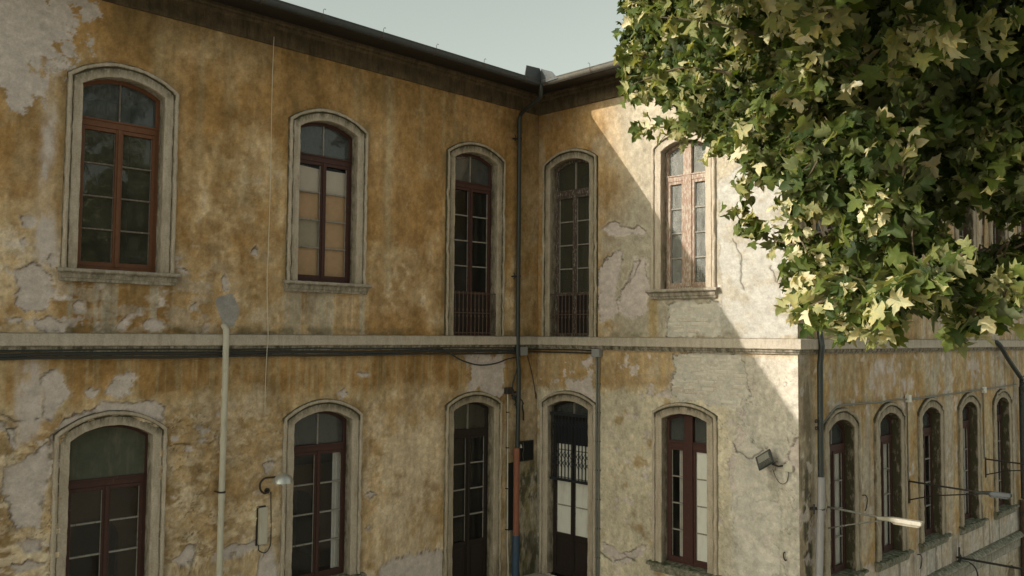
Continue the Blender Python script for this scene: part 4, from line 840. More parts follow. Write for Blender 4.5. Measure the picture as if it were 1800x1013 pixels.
# plinth ledge under the lower windows of the receding wing
plan([(-.02,.52),(.06,.50),(.13,.44),(.14,.40),(.12,.37),(.06,.33),(.05,.15),(.03,.12),(-.03,.10)], 'plinth_ledge', M_SILL, walls='C', jit=.005, step=.12, grime=[1,1,.8,.4,.6,.5,.2,.2,.2])
m = MB('C'); sc = 10.55
pth = [(sc-.30,-1.2)]+[(sc-.30*math.cos(math.pi*i/10), -.50+.30*math.sin(math.pi*i/10)) for i in range(11)]+[(sc+.30,-1.2)]
rows = []
for s, z in pth:
    k = 1.28; rows.append([(s,-.4,z),(s,.03,z),(sc+(s-sc)*k,.035,-.5+(z+.5)*k if z > -.5 else z),(sc+(s-sc)*k,-.02,-.5+(z+.5)*k if z > -.5 else z)])
m.loft(rows)
bw = m.build('cellar_window', M_STONE, building, False, 'small dark arched cellar opening below the ledge')
MB('C').box(sc-.32, sc+.32, -.42, -.40, -1.3, -.1).build('cellar_dark', M_BLACKV, bw)

# ------------------------------------------------------------------ windows
def build_window(o):
    w = o.wall; s0 = o.s; hw = o.hw; wood = M_WOOD[o.wood]
    rr = random.Random(o.id)
    DF = -.15                                   # outer face of the timber frame
    def path(e, n=22):
        h = hw+e; a = math.asin(min(1, h/(o.R+e))); pts = []
        zlo = o.z0-(.0 if o.door else 0.0)
        zs = o.zc+(o.R+e)*math.cos(a)
        nj = 30
        for i in range(nj): pts.append((s0-h, zlo+(zs-zlo)*i/nj, 0))
        for i in range(n+1):
            t = -a+2*a*i/n; pts.append((s0+(o.R+e)*math.sin(t), o.zc+(o.R+e)*math.cos(t), 1))
        for i in range(nj): pts.append((s0+h, zs-(zs-zlo)*(i+1)/nj, 0))
        return pts
    # timber frame: jambs and arched head, with the transom
    m = MB(w)
    prof = [(.005,DF),(-.045,DF),(-.05,DF-.008),(-.05,DF-.06),(.005,DF-.06)]
    rows = [path(e) for e, _ in prof]
    m.loft([[(rows[i][k][0], prof[i][1], rows[i][k][1]) for i in range(len(prof))] for k in range(len(rows[0]))], True, True)
    zt = o.zt; th = .115
    blind = getattr(o, 'blind', False)
    m.box(s0-hw+.048, s0+hw-.048, DF-.055, DF+.018, zt-th, zt-.01, .001)
    m.box(s0-hw+.047, s0+hw-.047, DF-.05, DF+.034, zt-.03, zt-.003, .001)
    zb = o.z0+.02
    m.box(s0-hw+.047, s0+hw-.047, DF-.058, DF+.01, zb-.03, zb+.035, .001)
    mw = .085 if o.kind == 'mullion' else 0
    if mw: m.box(s0-mw, s0+mw, DF-.052, DF+.03, zb+.03, arc_z(o, s0, -.045), .001)
    win = m.build('window' if not (o.door and o.z0 < 3) else 'door', wood, building, False, None, .004)
    # moulded surround
    m = MB(w)
    prof = [(.0,-.20,.0),(.0,.010,.15),(.0,.030,.15),(.006,.038,.15),(.118,.040,.75),(.124,.026,2.2),(.138,.026,2.2),(.145,.058,.5),(.160,.066,.15),(.182,.066,.1),(.196,.052,.5),(.203,.026,2.6),(.207,-.03,3.0)]  # third value darkens: strongest in the groove and along the outer edge
    rows = [path(e) for e, _, _ in prof]
    lo = w != 'C' and o.z0 < 3
    L = []
    for k in range(len(rows[0])):
        jit = rr.uniform(-.004, .004); L.append([]); chip = rr.uniform(.01, .03) if rr.random() < .12 else 0
        for i in range(len(prof)):
            s, z, ar_ = rows[i][k]
            low = max(0, 1-(z-o.z0)/.5)
            GK = {'A3u': 1.9, 'B1u': 1.7, 'A2u': 1.2, 'A3l': 1.2}.get(o.id, 1.0)
            gr = prof[i][2]*(1.5 if ar_ else (.30 if lo else .45)*GK) + (.5*low if o.z0 < 1 else .15*low)
            if o.id in ('B2u',): gr *= .35
            if w == 'C': gr = gr*.6+.15
            if i == 0: gr = 2.2 if w == 'C' else 1.3
            if i == 1: gr = 1.3 if w == 'C' else .45
            L[-1].append((s+(rr.uniform(-.006,.006) if i > 0 else 0), prof[i][1]+jit+rr.uniform(-.003,.003)-(chip if 7 <= i <= 10 else 0), z+(rr.uniform(-.004,.004) if ar_ else 0), gr))
    m.loft(L)
    m.build('surround', M_STONE2 if o.id in ('A1u','A2u','A1l','A2l','B2u','B2l','B1l') else M_STONE, win, True, grime=True)
    # sill
    if not o.door:
        m = MB(w); n = 22
        pr = [(-.2,.012),(.075,0),(.125,-.008),(.140,-.022),(.138,-.05),(.105,-.062),(.085,-.075),(.080,-.125),(.065,-.14),(.060,-.175),(-.03,-.18)]
        wd = hw+.27; ro = []
        for k in range(n+1):
            t = -1+2*k/n; row = []
            for i, (d, z) in enumerate(pr):
                ww = wd if i < 6 else wd-.055
                mossy = (w == 'C' or o.id in ('B2l', 'A2l'))
                row.append((s0+t*ww, d+rr.uniform(-.004,.004), o.z0+z+rr.uniform(-.003,.003), (1.0 if mossy else .45) if i < 4 else .75))
            ro.append(row)
        m.loft(ro, True, True)
        sl = m.build('sill', M_SILL if (w == 'C' or o.id in ('B2l',)) else M_STRING, win, False, grime=True)
        if w == 'C' and o.z0 < 3 or o.id in ('B2l', 'A2l'):
            mm = MB(w)
            for k in range(60):
                a = rr.uniform(-wd+.02, wd-.02); d = rr.uniform(-.12, .12); r_ = rr.uniform(.01, .028)
                if o.id == 'A2l' and a < .3: continue
                mm.prism([(s0+a+r_*math.cos(q), o.z0-.004+r_*.5*max(0, math.sin(q))) for q in (0, .6, 1.2, 1.9, 2.5, 3.14)], d-r_, d+r_)
            mo = mm.build('moss', M_MOSS, win); mo['kind'] = 'stuff'
    # dark room behind
    m = MB(w); zc = o.sp+.4; warm = o.id in ('A1l', 'A2l')
    i = [m.pt(s, d, z) for s in (s0-1.0, s0+1.0) for d in (-.215, -2.4) for z in (o.z0-.1, zc)]
    for q in ((0,1,3,2),(4,6,7,5),(0,2,6,4),(1,5,7,3),(2,3,7,6)): m.f.append([i[k] for k in q])
    # front face with the opening left free
    for a, b in ((s0-1.0, s0-hw-.004), (s0+hw+.004, s0+1.0)):
        k = [m.pt(a,-.215,o.z0-.1), m.pt(b,-.215,o.z0-.1), m.pt(b,-.215,zc), m.pt(a,-.215,zc)]; m.f.append(k)
    m.build('room', M_ROOMW if warm else M_ROOM, win)
    if warm:
        am = MB(w); am.prism([(s0-.95,o.z0-.05),(s0-.95,2.95),(s0+.95,2.95),(s0+.95,o.z0-.05),(s0+.5,o.z0-.05)]+[(s0+.12+.38*math.cos(a_*math.pi/10), 2.15+.38*math.sin(a_*math.pi/10)) for a_ in range(11)]+[(s0-.26,o.z0-.05)], -.95, -1.0)
        am.build('inner_arch_wall', M_ROOMW, win)
    pane_d = DF-.035
    def pane(poly, mat, name='pane', d=None, t=.004):
        mm = MB(w); dd = pane_d if d is None else d; tl = rr.uniform(-.007, .007); tz = rr.uniform(-.005, .005)
        mm.prism(poly, dd, dd-t)
        if name == 'pane':
            cs = sum(p[0] for p in poly)/len(poly); cz = sum(p[1] for p in poly)/len(poly)
            out = []
            for v in mm.v:
                s_ = v[0] if w != 'B' else v[1]; off = (s_-cs)*tl*4+(v[2]-cz)*tz*4
                out.append((v[0], v[1]+off, v[2]) if w != 'B' else (v[0]+off, v[1], v[2]))
            mm.v = out
        return mm.build(name, mat, win)
    # fanlight
    ztop = lambda s, e=-.04: arc_z(o, s, e)
    gaps = [(-hw+.045, -.011-mw), (.011+mw, hw-.045)]
    if blind:
        pl = [(s0-hw+.04, zt-.02), (s0+hw-.04, zt-.02)]+[(s0+hw-.04-(2*hw-.08)*k/14, ztop(s0+hw-.04-(2*hw-.08)*k/14)) for k in range(15)]
        pane(pl, M_BLIND, 'tympanum_board', DF+.0, .02)
    else:
        for a, b in gaps:
            pl = [(s0+a, zt-.005), (s0+b, zt-.005)]+[(s0+b-(b-a)*k/8, ztop(s0+b-(b-a)*k/8)) for k in range(9)]
            pane(pl, o.fan)
        if not mw:
            MB(w).box(s0-.011, s0+.011, DF-.05, DF-.012, zt-.01, ztop(s0), .001).build('glazing_bar', o.putty if o.wood != 'orange' else M_PUTTYD, win)
    # sashes
    pb = getattr(o, 'panel', None) or (o.rail-.02 if getattr(o, 'rail', None) else None) or zb+.035
    zt2 = zt-th
    bars = o.rows
    for side in (0, 1):
        a, b = ((s0-hw+.05, s0-mw-.004), (s0+mw+.004, s0+hw-.05))[side]
        if mw and side == 1: pass
        m = MB(w); st = .046; e1 = DF+.012; e2 = DF-.042
        m.box(a, a+st, e2, e1, zb+.036, zt2-.003, .001); m.box(b-st, b, e2, e1, zb+.036, zt2-.003, .001)
        m.box(a+st, b-st, e2, e1-.002, zt2-.055, zt2-.004, .001)
        bot = pb if (o.door) else zb+.036
        m.box(a+st, b-st, e2, e1-.002, bot, bot+.06, .001)
        if o.door:
            pm = MB(w); pm.box(a+st-.001, b-st+.001, e2+.008, e1-.018, zb+.037, bot+.001)
            pm.box(a+st+.05, b-st-.05, e1-.0185, e1-.008, zb+.12, bot-.06)
            pm.box(a+st, b-st, e2+.0075, e1-.003, zb+.036, zb+.10); pm.build('door_panel', M_WOOD['deep'], win, False, None, .003)
        if side == 1 and not mw: m.box(a-.026, a+.022, e1-.004, e1+.016, zb+.036, zt2-.003, .001)
        m.build('sash', wood, win, False, None, .003)
        zlo = bot+.06; zhi = zt2-.055; H = (zhi-zlo)/bars
        brd = getattr(o, 'boards', None)
        for r in range(bars):
            z1 = zhi-H*r; z0_ = z1-H
            if r: MB(w).box(a+st-.002, b-st+.002, DF-.045, DF-.006, z1-.011, z1+.011, .0015).build('glazing_bar', o.putty, win)
            pane([(a+st-.004, z0_), (b-st+.004, z0_), (b-st+.004, z1), (a+st-.004, z1)], o.glass)
            if brd:
                sh = .055 if r == 0 else 0
                pane([(a+st-.01, z0_), (b-st+.01, z0_), (b-st+.01, z1-sh), (a+st-.01, z1-sh+(.03 if side == 0 and sh else 0))], brd[side][r], 'board_panel', DF-.055, .008)
            if getattr(o, 'white', None) == side or (getattr(o, 'grille', None)):
                pane([(a+st-.012, z0_+.003), (b-st+.012, z0_+.003), (b-st+.012, z1-.003), (a+st-.012, z1-.003)], M_WHITE, 'board_panel', DF-.022, .008)
        # putty lines beside the glass
        mp = MB(w)
        for x0_, x1_ in ((a+st, a+st+.009), (b-st-.009, b-st)): mp.box(x0_, x1_, DF-.03, DF-.012, zlo, zhi, .002)
        mp.build('putty', o.putty, win)
        if getattr(o, 'curt', 0) or (getattr(o, 'white', None) == 0 and side == 1) or (getattr(o, 'curtain', None) and side == 1):
            # gathered curtain hanging behind the glass
            m = MB(w); n = 30; ro = []
            ca, cb = (a+st-.02, b-st+.02) if getattr(o, 'curt', 0) else (a+st+.01, a+st+.12) if not getattr(o, 'curtain', 0) else (b-st-.12, b-st+.03)
            for k in range(n+1):
                s = ca+(cb-ca)*k/n; d = DF-.075+.012*math.sin(k*1.7)+.006*math.sin(k*4.1)
                ro.append([(s, d, zlo-.05), (s, d, zhi+.03)])
            m.loft(ro); m.build('curtain', M_CURTAIN, win, True)
    # iron railing across a tall window
    if getattr(o, 'rail', None):
        d0 = .0; n = 11
        for zz in (o.rail, o.z0+.06, o.z0+.44): MB(w).box(s0-hw-.0, s0+hw+.0, d0-.008, d0+.008, zz-.009, zz+.009).build('railing_bar', M_RUST, win)
        for k in range(n):
            s = s0-hw+.05+(2*hw-.10)*k/(n-1); m = MB(w)
            m.tube([(s, d0+.012, o.z0+.01), (s+.003, d0+.013, o.z0+.3), (s, d0+.012, o.z0+.7), (s, d0+.012, o.rail+.03)], .0085, 6)
            for zz in (o.z0+.38, o.z0+.50): m.tube([(s, d0+.012, zz-.03), (s, d0+.012, zz), (s, d0+.012, zz+.03)], [.009, .021, .009], 6)
            m.build('railing_bar', M_RUST, win)
    if getattr(o, 'grille', None):
        d0 = -.055; za, zb_ = 2.36, 3.66
        MB(w).box(s0-hw, s0+hw, d0-.02, d0+.02, zb_-.03, zb_+.03).build('grille_rail', M_GRILLE, win)
        MB(w).box(s0-hw, s0+hw, d0-.02, d0+.02, za-.025, za+.025).build('grille_rail', M_GRILLE, win)
        n = 12
        for k in range(n):
            s = s0-hw+.04+(2*hw-.08)*k/(n-1)
            MB(w).box(s-.009, s+.009, d0-.008, d0+.008, za, zb_, .001).build('grille_bar', M_GRILLE, win)
            if k < n-1:
                s2 = s+(2*hw-.08)/(n-1)
                for zz in (2.62, 2.78, 3.40):
                    mm = MB(w)
                    mm.tube([(s, d0+.014, zz), (s2, d0+.014, zz+.14)], .006, 5); mm.tube([(s, d0+.016, zz+.14), (s2, d0+.016, zz)], .006, 5)
                    mm.build('lattice', M_GRILLE, win)
        # dark band behind the grille's head
        MB(w).box(s0-hw+.05, s0+hw-.05, DF-.02, DF+.02, 3.06, zt-th).build('shutter_box', M_GRILLE, win)
    return win
LAB = {'A1u': 'upper window with orange-brown frame and leafy reflections', 'A2u': 'upper window boarded with plywood behind its panes', 'A3u': 'tall upper window with iron railing left of the corner',
       'A1l': 'lower window with a dark blind panel under its arch', 'A2l': 'lower window beside the wall lamp', 'A3l': 'tall dark glazed door left of the corner',
       'B1u': 'tall upper window with iron railing right of the corner', 'B2u': 'upper window half in sunlight with bleached frame', 'B1l': 'door with folding iron grille and white panels',
       'B2l': 'lower window with red mullion and white boards on one side'}
for o in WINS:
    wobj = build_window(o)
    if o.id in LAB: wobj['label'] = LAB[o.id]

# ------------------------------------------------------------------ pipes, cables and lamps on the walls
def attach(m, name, mat, parent, **k): return m.build(name, mat, parent, **k)
# corner downpipe
t = thing('drainpipe', 'dark downpipe beside the inner corner ending in orange and blue sleeves', 'drainpipe', (-.70,-.1,.4))
m = MB(); m.tube(smooth_path([(-.93,-.93,10.12),(-.92,-.92,9.98),(-.86,-.80,9.86),(-.74,-.30,9.76),(-.69,-.14,9.70),(-.68,-.10,9.6)], 5), .042, 10)
m.build('swan_neck', M_PIPE, t, True)
MB().tube([(-.68,-.10,9.62),(-.68,-.10,6.5),(-.685,-.10,4.9),(-.69,-.15,5.3) if False else (-.69,-.15,4.5),(-.70,-.13,2.95)], .044, 12).build('pipe', M_PIPE, t, True)
MB().tube([(-.71,-.12,3.0),(-.71,-.12,1.28)], .062, 14).build('orange_sleeve', M_ORANGE, t, True)
MB().tube([(-.71,-.12,1.285),(-.715,-.12,.42)], .074, 14).build('blue_sleeve', M_BLUE, t, True)
m = MB(); m.tube([(-.62,-.155,3.0),(-.625,-.15,3.07)], [.03,.006], 6).build('torn_flap', M_PVCW, t)
for z in (9.22, 6.42, 4.1):
    m = MB(); m.tube([(-.68,-.10,z-.02),(-.68,-.10,z+.02)], .054, 12); m.box(-.78,-.70,-.10,0,z-.012,z+.012); m.tube([(-.80,-.09,z-.06),(-.775,-.09,z-.02),(-.80,-.09,z+.0),(-.775,-.09,z+.03),(-.80,-.09,z+.07)], .011, 5)
    m.build('bracket', M_IRON, t)
# pale pvc pipe on wall A
t = thing('drainpipe', 'narrow cream plastic pipe emerging from a cement patch above the string course', 'drainpipe', (-6.93,-.12,GROUND))
MB().tube([(-6.90,.02,5.34),(-6.92,-.08,5.32),(-6.93,-.135,5.27),(-6.93,-.14,4.2),(-6.93,-.12,2.86),(-6.93,-.11,GROUND)], .046, 12).build('pipe', M_PVCW, t, True)
for z in (4.35, 3.63, 2.80): MB().tube([(-6.93,-.125,z-.05),(-6.93,-.125,z+.05)], .052, 12).build('collar', M_PVCW, t, True)
m = MB(); m.tube([(-6.93,-.12,2.86),(-6.93,-.12,2.885)], .058, 12); m.box(-6.99,-6.97,-.12,.0,2.865,2.88); m.build('clamp', M_IRON, t)
# thin pale wire
tag(MB().tube(smooth_path([(-6.22,-.08,9.95),(-6.215,-.05,9.0),(-6.20,-.04,7.8),(-6.22,-.06,6.6),(-6.235,-.07,6.0),(-6.23,-.13,5.2),(-6.235,-.12,5.0),(-6.21,-.05,4.6),(-6.20,-.03,4.0)], 5), .006, 5).build('hanging_wire', M_WIREW),
    'thin pale wire hanging down the left wall from the eave', 'wire')
# cables under the string course
for i, (z, r, lab) in enumerate(((4.995,.016,'uppermost black cable clipped under the string course of the left wall'), (4.935,.022,'middle black cable under the string course of the left wall'), (4.885,.019,'lowest black cable under the string course of the left wall'))):
    pts = []; x = -13.5
    while x < -.72:
        pts.append((x, -.055-.004*i, z+.008*math.sin(x*2.1+i)+rng.uniform(-.004,.004))); x += .45
    pts.append((-.62, -.05, z-.01))
    tag(MB().tube(smooth_path(pts, 3), r, 6).build('cable', M_CABLE), lab, 'cable', 'black cables clipped under the string course')
tag(MB().tube(smooth_path([(-2.95,-.07,5.0),(-2.70,-.075,4.99),(-2.44,-.07,4.89),(-2.15,-.06,4.76),(-1.71,-.05,4.66),(-1.26,-.05,4.68),(-.9,-.06,4.77),(-.70,-.06,4.79)], 6), .014, 7).build('cable', M_CABLE),
    'black cable sagging below the string course beside the downpipe', 'cable')
tag(MB().box(-.60,-.39,-.10,-.002,4.83,5.0).build('junction_box', M_GREYBOX, None, False, None, .008), 'grey square junction box beside the corner downpipe', 'box')
tag(MB().box(-.11,-.002,-1.73,-1.54,4.83,4.985).build('junction_box', M_GREYBOX, None, False, None, .008), 'grey square junction box above the grilled door', 'box')
for z, lab in ((4.955, 'upper of two dark conduits between the corner and the grilled door'), (4.90, 'lower of two dark conduits between the corner and the grilled door')):
    tag(MB().tube([(-.39,-.045,z),(-.06,-.045,z),(-.045,-.06,z),(-.045,-1.0,z+.004),(-.045,-1.54,z)], .015, 7).build('conduit', M_CABLE), lab, 'conduit', 'dark conduits under the string course')
for y, lab in ((-1.61, 'left of two grey conduits running down beside the grilled door'), (-1.67, 'right of two grey conduits running down beside the grilled door')):
    t = thing('conduit', lab, 'conduit', (-.03,y,.4), 'grey conduits beside the grilled door')
    MB().tube([(-.03,y,4.84),(-.033,y,3),(-.03,y,.4)], .017, 8).build('pipe', M_CABLEG, t, True)
    for k in range(7): MB().box(-.05,0,y-.023,y+.023,4.3-.55*k,4.325-.55*k).build('clip', M_CABLEG, t)
# white conduit with its black box and tangled cable
t = thing('conduit', 'thin white conduit running down beside the orange pipe sleeve', 'conduit', (-.88,-.03,.5))
MB().tube([(-.885,-.03,4.08),(-.88,-.03,3.6),(-.87,-.032,2.2),(-.86,-.03,1.1),(-.84,-.04,.7),(-.86,-.06,.5)], .015, 7).build('pipe', M_PVCW, t, True)
for z in (3.7, 3.0, 2.2, 1.4): MB().box(-.905,-.845,-.048,0,z,z+.02).build('clip', M_IRON, t)
tag(MB().box(-.96,-.79,-.09,-.002,4.07,4.20).build('junction_box', M_IRON, None, False, None, .008), 'small black junction box on top of the thin white conduit', 'box')
tag(MB().tube(smooth_path([(-.70,-.18,4.80),(-.74,-.10,4.45),(-.80,-.07,4.20),(-.78,-.10,4.06),(-.66,-.17,3.97),(-.60,-.18,3.88),(-.52,-.08,3.82),(-.44,-.04,3.66),(-.43,-.03,3.52)], 6), .016, 6).build('cable', M_CABLE), 'black cable looping behind the corner downpipe', 'cable')
m = MB()
for k in range(7):
    a = rng.uniform(0, 6); pts = [(-.74+.10*math.cos(a+q*1.5)*rng.uniform(.5,1)+.02*q, -.09+rng.uniform(-.04,.02), 4.02-.045*q+rng.uniform(-.03,.03)) for q in range(6)]
    m.tube(smooth_path(pts, 4), .009, 5)
tag(m.build('cable_tangle', M_CABLE), 'tangle of black wires under the small black junction box', 'cable')
m = MB(); m.tube(smooth_path([(-.33,-.03,4.84),(-.26,-.03,4.65),(-.17,-.02,4.42),(-.09,-.02,4.12),(-.075,-.025,3.98),(-.05,-.025,3.94),(-.06,-.025,4.04),(-.09,-.02,4.1)], 6), .009, 5)
tag(m.build('hanging_wire', M_RUST), 'short rusty wire with a loop hanging in the corner', 'wire')
# black vent plate and dark slot
t = thing('vent_plate', 'black square vent plate on the wall right of the orange sleeve', 'vent', (-.33,0,2.7))
MB().box(-.53,-.13,-.025,-.002,2.70,3.105).build('plate', M_BLACKV, t); 
m = MB(); m.tube(smooth_path([(-.44,-.035,3.08),(-.42,-.035,2.95),(-.45,-.035,2.85),(-.43,-.035,2.72)], 4), .005, 5); m.build('wire', M_CABLEG, t)
m = MB()
for a, b, c_, d_ in ((-.53,-.51,2.70,3.105), (-.15,-.13,2.70,3.105), (-.51,-.15,2.70,2.72), (-.51,-.15,3.085,3.105)): m.box(a, b, -.032, -.026, c_, d_)
m.build('rim', M_IRON, t)
t = thing('cover_board', 'narrow black board standing behind the orange pipe sleeve', 'board', (-.78,0,1.38))
MB().box(-.865,-.69,-.03,-.004,1.38,2.70,.006).build('board', M_BLACKV, t)
# dome lamp
t = thing('wall_lamp', 'silver dome wall lamp on a curved black arm beside the lower window', 'lamp', (-6.10,0,2.78))
m = MB(); m.tube(smooth_path([(-6.12,0,2.78),(-6.14,-.08,2.775),(-6.26,-.17,2.78),(-6.35,-.22,2.85),(-6.36,-.23,2.95),(-6.30,-.25,3.02),(-6.20,-.29,3.03),(-6.10,-.33,3.03)], 6), .016, 8)
m.build('arm', M_IRON, t, True)
m = MB(); ro = []
for i in range(9):
    a = math.pi/2*i/8; ro.append((.155*math.sin(a)+.004, .135*math.cos(a)))
rows = []
for k in range(25):
    q = 2*math.pi*k/24
    prof_ = [(r_, z_) for r_, z_ in ro]+[(.162,-.006),(.152,-.002)]+[(r_*.95, z_-.006) for r_, z_ in ro[::-1]]
    rows.append([(-6.045+r_*math.cos(q), -.345+r_*math.sin(q), 2.945+z_+.15*r_*math.cos(q+2.6)*.0) for r_, z_ in prof_])
m.loft(rows); m.build('shade', M_ALU, t, True)
m = MB(); m.tube([(-6.045,-.345,3.03),(-6.045,-.345,2.95)], .03, 8); m.tube([(-6.045,-.345,2.96),(-6.045,-.345,2.92),(-6.045,-.345,2.90)], [.028,.035,.012], 8); m.build('bulb_holder', M_WHITE, t, True)
m = MB(); m.tube([(-6.12,-.02,2.78),(-6.12,0,2.78)], .045, 10); m.build('wall_plate', M_IRON, t)
t = thing('light_fitting', 'slim upright cream light fitting below the dome lamp', 'lamp', (-6.2,0,1.97))
MB().box(-6.275,-6.13,-.085,-.02,1.975,2.54).build('diffuser', M_PVCW, t, False, None, .02)
MB().box(-6.295,-6.14,-.02,-.002,1.96,2.56).build('back_plate', M_IRON, t)
tag(MB().tube(smooth_path([(-6.06,-.02,2.76),(-6.045,-.02,2.4),(-6.04,-.02,2.0),(-6.07,-.02,1.88),(-6.14,-.02,1.83),(-6.24,-.02,1.88),(-6.25,-.02,1.96)], 5), .008, 5).build('cable', M_CABLE), 'thin dark cable from the dome lamp to the upright light fitting', 'cable')
# floodlight
t = thing('floodlight', 'black floodlight bracketed near the outer corner of the pale wall', 'lamp', (0,-5.3,3.1))
fl = Matrix.Translation((-.20,-5.30,3.25)) @ Matrix.Rotation(math.radians(-33), 4, 'X') @ Matrix.Rotation(math.radians(24), 4, 'Y')
def tr(m, M): m.v = [tuple(M @ Vector(v)) for v in m.v]; return m
m = MB(); m.loft([[(x*k, y*k, z*k) for x, y, z in ()] for k in ()] if False else [[(-.07,-.15,-.12),(-.07,.15,-.12),(-.07,.15,.12),(-.07,-.15,.12)],[(-.05,-.155,-.125),(-.05,.155,-.125),(-.05,.155,.125),(-.05,-.155,.125)],[(.0,-.13,-.10),(.0,.13,-.10),(.0,.13,.10),(.0,-.13,.10)],[(.06,-.07,-.05),(.06,.07,-.05),(.06,.07,.05),(.06,-.07,.05)]], True, True)
tr(m, fl).build('housing', M_PIPE, t, False, None, .008)
tr(MB().box(-.076,-.071,-.13,.13,-.10,.10), fl).build('glass', mat_glass('lamp_glass', .15), t)
m = MB(); m.loft([[(-.0725,-.11,-.02),(-.0725,.11,-.02),(-.0725,.11,.09),(-.0725,-.11,.09)],[(-.0715,-.05,.0),(-.0715,.05,.0),(-.0715,.05,.06),(-.0715,-.05,.06)]], True, True); tr(m, fl).build('reflector', M_REFLECTOR, t)
m = MB(); m.tube([(-.20,-5.42,3.20),(-.12,-5.46,3.17),(-.0,-5.47,3.17)], .016, 6); m.tube([(-.2,-5.44,3.22),(-.2,-5.40,3.22)], .03, 8); m.build('bracket', M_IRON, t)
tag(MB().box(-.07,-.004,-5.67,-5.53,3.09,3.195).build('junction_box', M_PVCW, None, False, None, .012), 'small white box on the wall beside the floodlight', 'box')
tag(MB().tube(smooth_path([(-.12,-5.36,3.12),(-.06,-5.37,3.0),(-.04,-5.42,2.91),(-.04,-5.49,2.885),(-.04,-5.56,2.93),(-.04,-5.59,3.04),(-.04,-5.59,3.10)], 6), .0055, 5).build('cable', M_CABLE), 'thin looped cable hanging below the floodlight', 'cable')
tag(MB().tube(smooth_path([(0,-5.50,1.80),(-.05,-5.50,1.79),(-.06,-5.51,1.72),(-.05,-5.53,1.68),(-.06,-5.55,1.70)], 5), .010, 5).build('wall_hook', M_IRON), 'small iron hook on the pale wall under the floodlight', 'hook')
# wing C: downpipe with pvc foot
def scroll(m, s, d, z, k=1):
    for sg in (-1, 1):
        pts = [(s-.02*k, d, z+sg*.01)]+[(s-.09*k+.045*math.cos(q)*(1-q/9), d, z+sg*(.05+.04*math.sin(q)*(1-q/9))) for q in [0,.8,1.6,2.4,3.2,4.0,4.8,5.6,6.4]]
        m.tube([T('C', *p) for p in pts], .011, 5)
t = thing('drainpipe', 'dark downpipe with lilac plastic foot at the outer corner of the right wing', 'drainpipe', (.52,LY-.1,GROUND))
MB('C').tube([(.53,.12,9.9),(.53,.12,5.3),(.53,.15,5.1),(.52,.12,4.8),(.52,.11,2.95)], .048, 10).build('pipe', M_PIPE, t, True)
MB('C').tube([(.52,.115,2.98),(.50,.115,2.5),(.47,.115,2.2),(.44,.12,1.8),(.40,.12,1.4),(.38,.12,GROUND)], .062, 12).build('plastic_foot', M_PVCL, t, True)
MB('C').tube([(.505,.115,2.46),(.503,.115,2.48)], .069, 12).build('clamp', M_IRON, t)
m = MB(); scroll(m, .49, .10, 3.83); scroll(m, .49, .10, 6.6); m.build('bracket', M_IRON, t)
t = thing('wall_hook', 'iron pipe hook beside the lilac plastic pipe foot', 'hook', (.38,LY,2.48)); m = MB('C'); m.box(.34,.46,0,.08,2.46,2.50); m.tube([(.36,.07,2.40),(.36,.07,2.56)], .014, 6); m.build('hook', M_IRON, t)
# cable over the arches
tag(MB('C').tube(smooth_path([(.62,.04,3.70),(.70,.05,3.80),(.90,.085,3.95),(1.2,.085,4.08),(1.6,.085,4.09),(2.2,.04,4.08),(2.97,.04,4.06),(3.6,.085,4.09),(4.3,.04,4.06),(5.2,.04,4.05),(6.1,.05,4.06),(7.4,.04,4.07),(8.8,.04,4.09),(10.2,.05,4.10),(11.2,.05,4.12)], 4), .016, 6).build('cable', M_CABLEG), 'grey cable strung over the arches of the receding wing', 'cable')
for s, lab in ((4.36, 'small white box on the cable above the second arch of the right wing'), (8.80, 'small white box on the cable above the fourth arch of the right wing')):
    tag(MB('C').box(s-.07, s+.07, .01, .085, 4.0, 4.14).build('junction_box', M_WHITE, None, False, None, .008), lab, 'box', 'white boxes on the arch cable')
    tag(MB('C').tube([(s-.02,.03,4.0),(s-.02,.03,3.2),(s-.02,.03,2.5)], .014, 6).build('conduit', M_CABLEG), lab.replace('small white box on the cable', 'thin conduit dropping from the white box'), 'conduit', 'conduits below the white boxes')
# lamps on long brackets
def bracket_lamp(s, z, dh, ln, mat, lab):
    t = thing('bracket_lamp', lab, 'lamp', T('C', s, 0, z-.35), 'street lamps on the receding wing')
    MB('C').tube([(s,0,z+.02),(s,.5,z),(s,dh+.02,z-.03)], .018, 7).build('arm', M_IRON if mat != M_LAMPC else M_CABLEG, t, True)
    MB('C').tube([(s,0,z-.34),(s,.45,z-.20),(s,dh,z-.05)], .013, 6).build('brace', M_IRON if mat != M_LAMPC else M_CABLEG, t, True)
    MB('C').box(s-.03,s+.03,0,.02,z-.40,z+.06).build('wall_plate', M_IRON, t)
    m = MB('C')
    sec = lambda w_, h0, h1, zz: [(-w_, h0), (-w_*.8, h1), (w_*.8, h1), (w_, h0)]
    rows = []
    for d, w_, h0, h1 in ((dh-.12,.022,-.02,.015), (dh,.035,-.025,.03), (dh+.10,.066,-.02,.042), (dh+ln-.02,.07,-.02,.042), (dh+ln,.062,-.015,.03)):
        rows.append([(s+a, d, z-.03+b) for a, b in sec(w_, h0, h1, 0)])
    m.loft(rows, True, True); m.build('housing', mat, t, False, None, .006)
    m = MB('C'); rows = []
    for d, w_, h in ((dh+.11,.045,-.03), (dh+.15,.058,-.058), (dh+ln-.06,.058,-.058), (dh+ln-.015,.045,-.03)):
        rows.append([(s-w_, d, z-.046), (s-w_*.8, d, z-.03+h), (s+w_*.8, d, z-.03+h), (s+w_, d, z-.046)])
    m.loft(rows, True, True); m.build('diffuser', M_LAMPC if mat == M_LAMPC else M_LAMPG, t, False, None, .006)
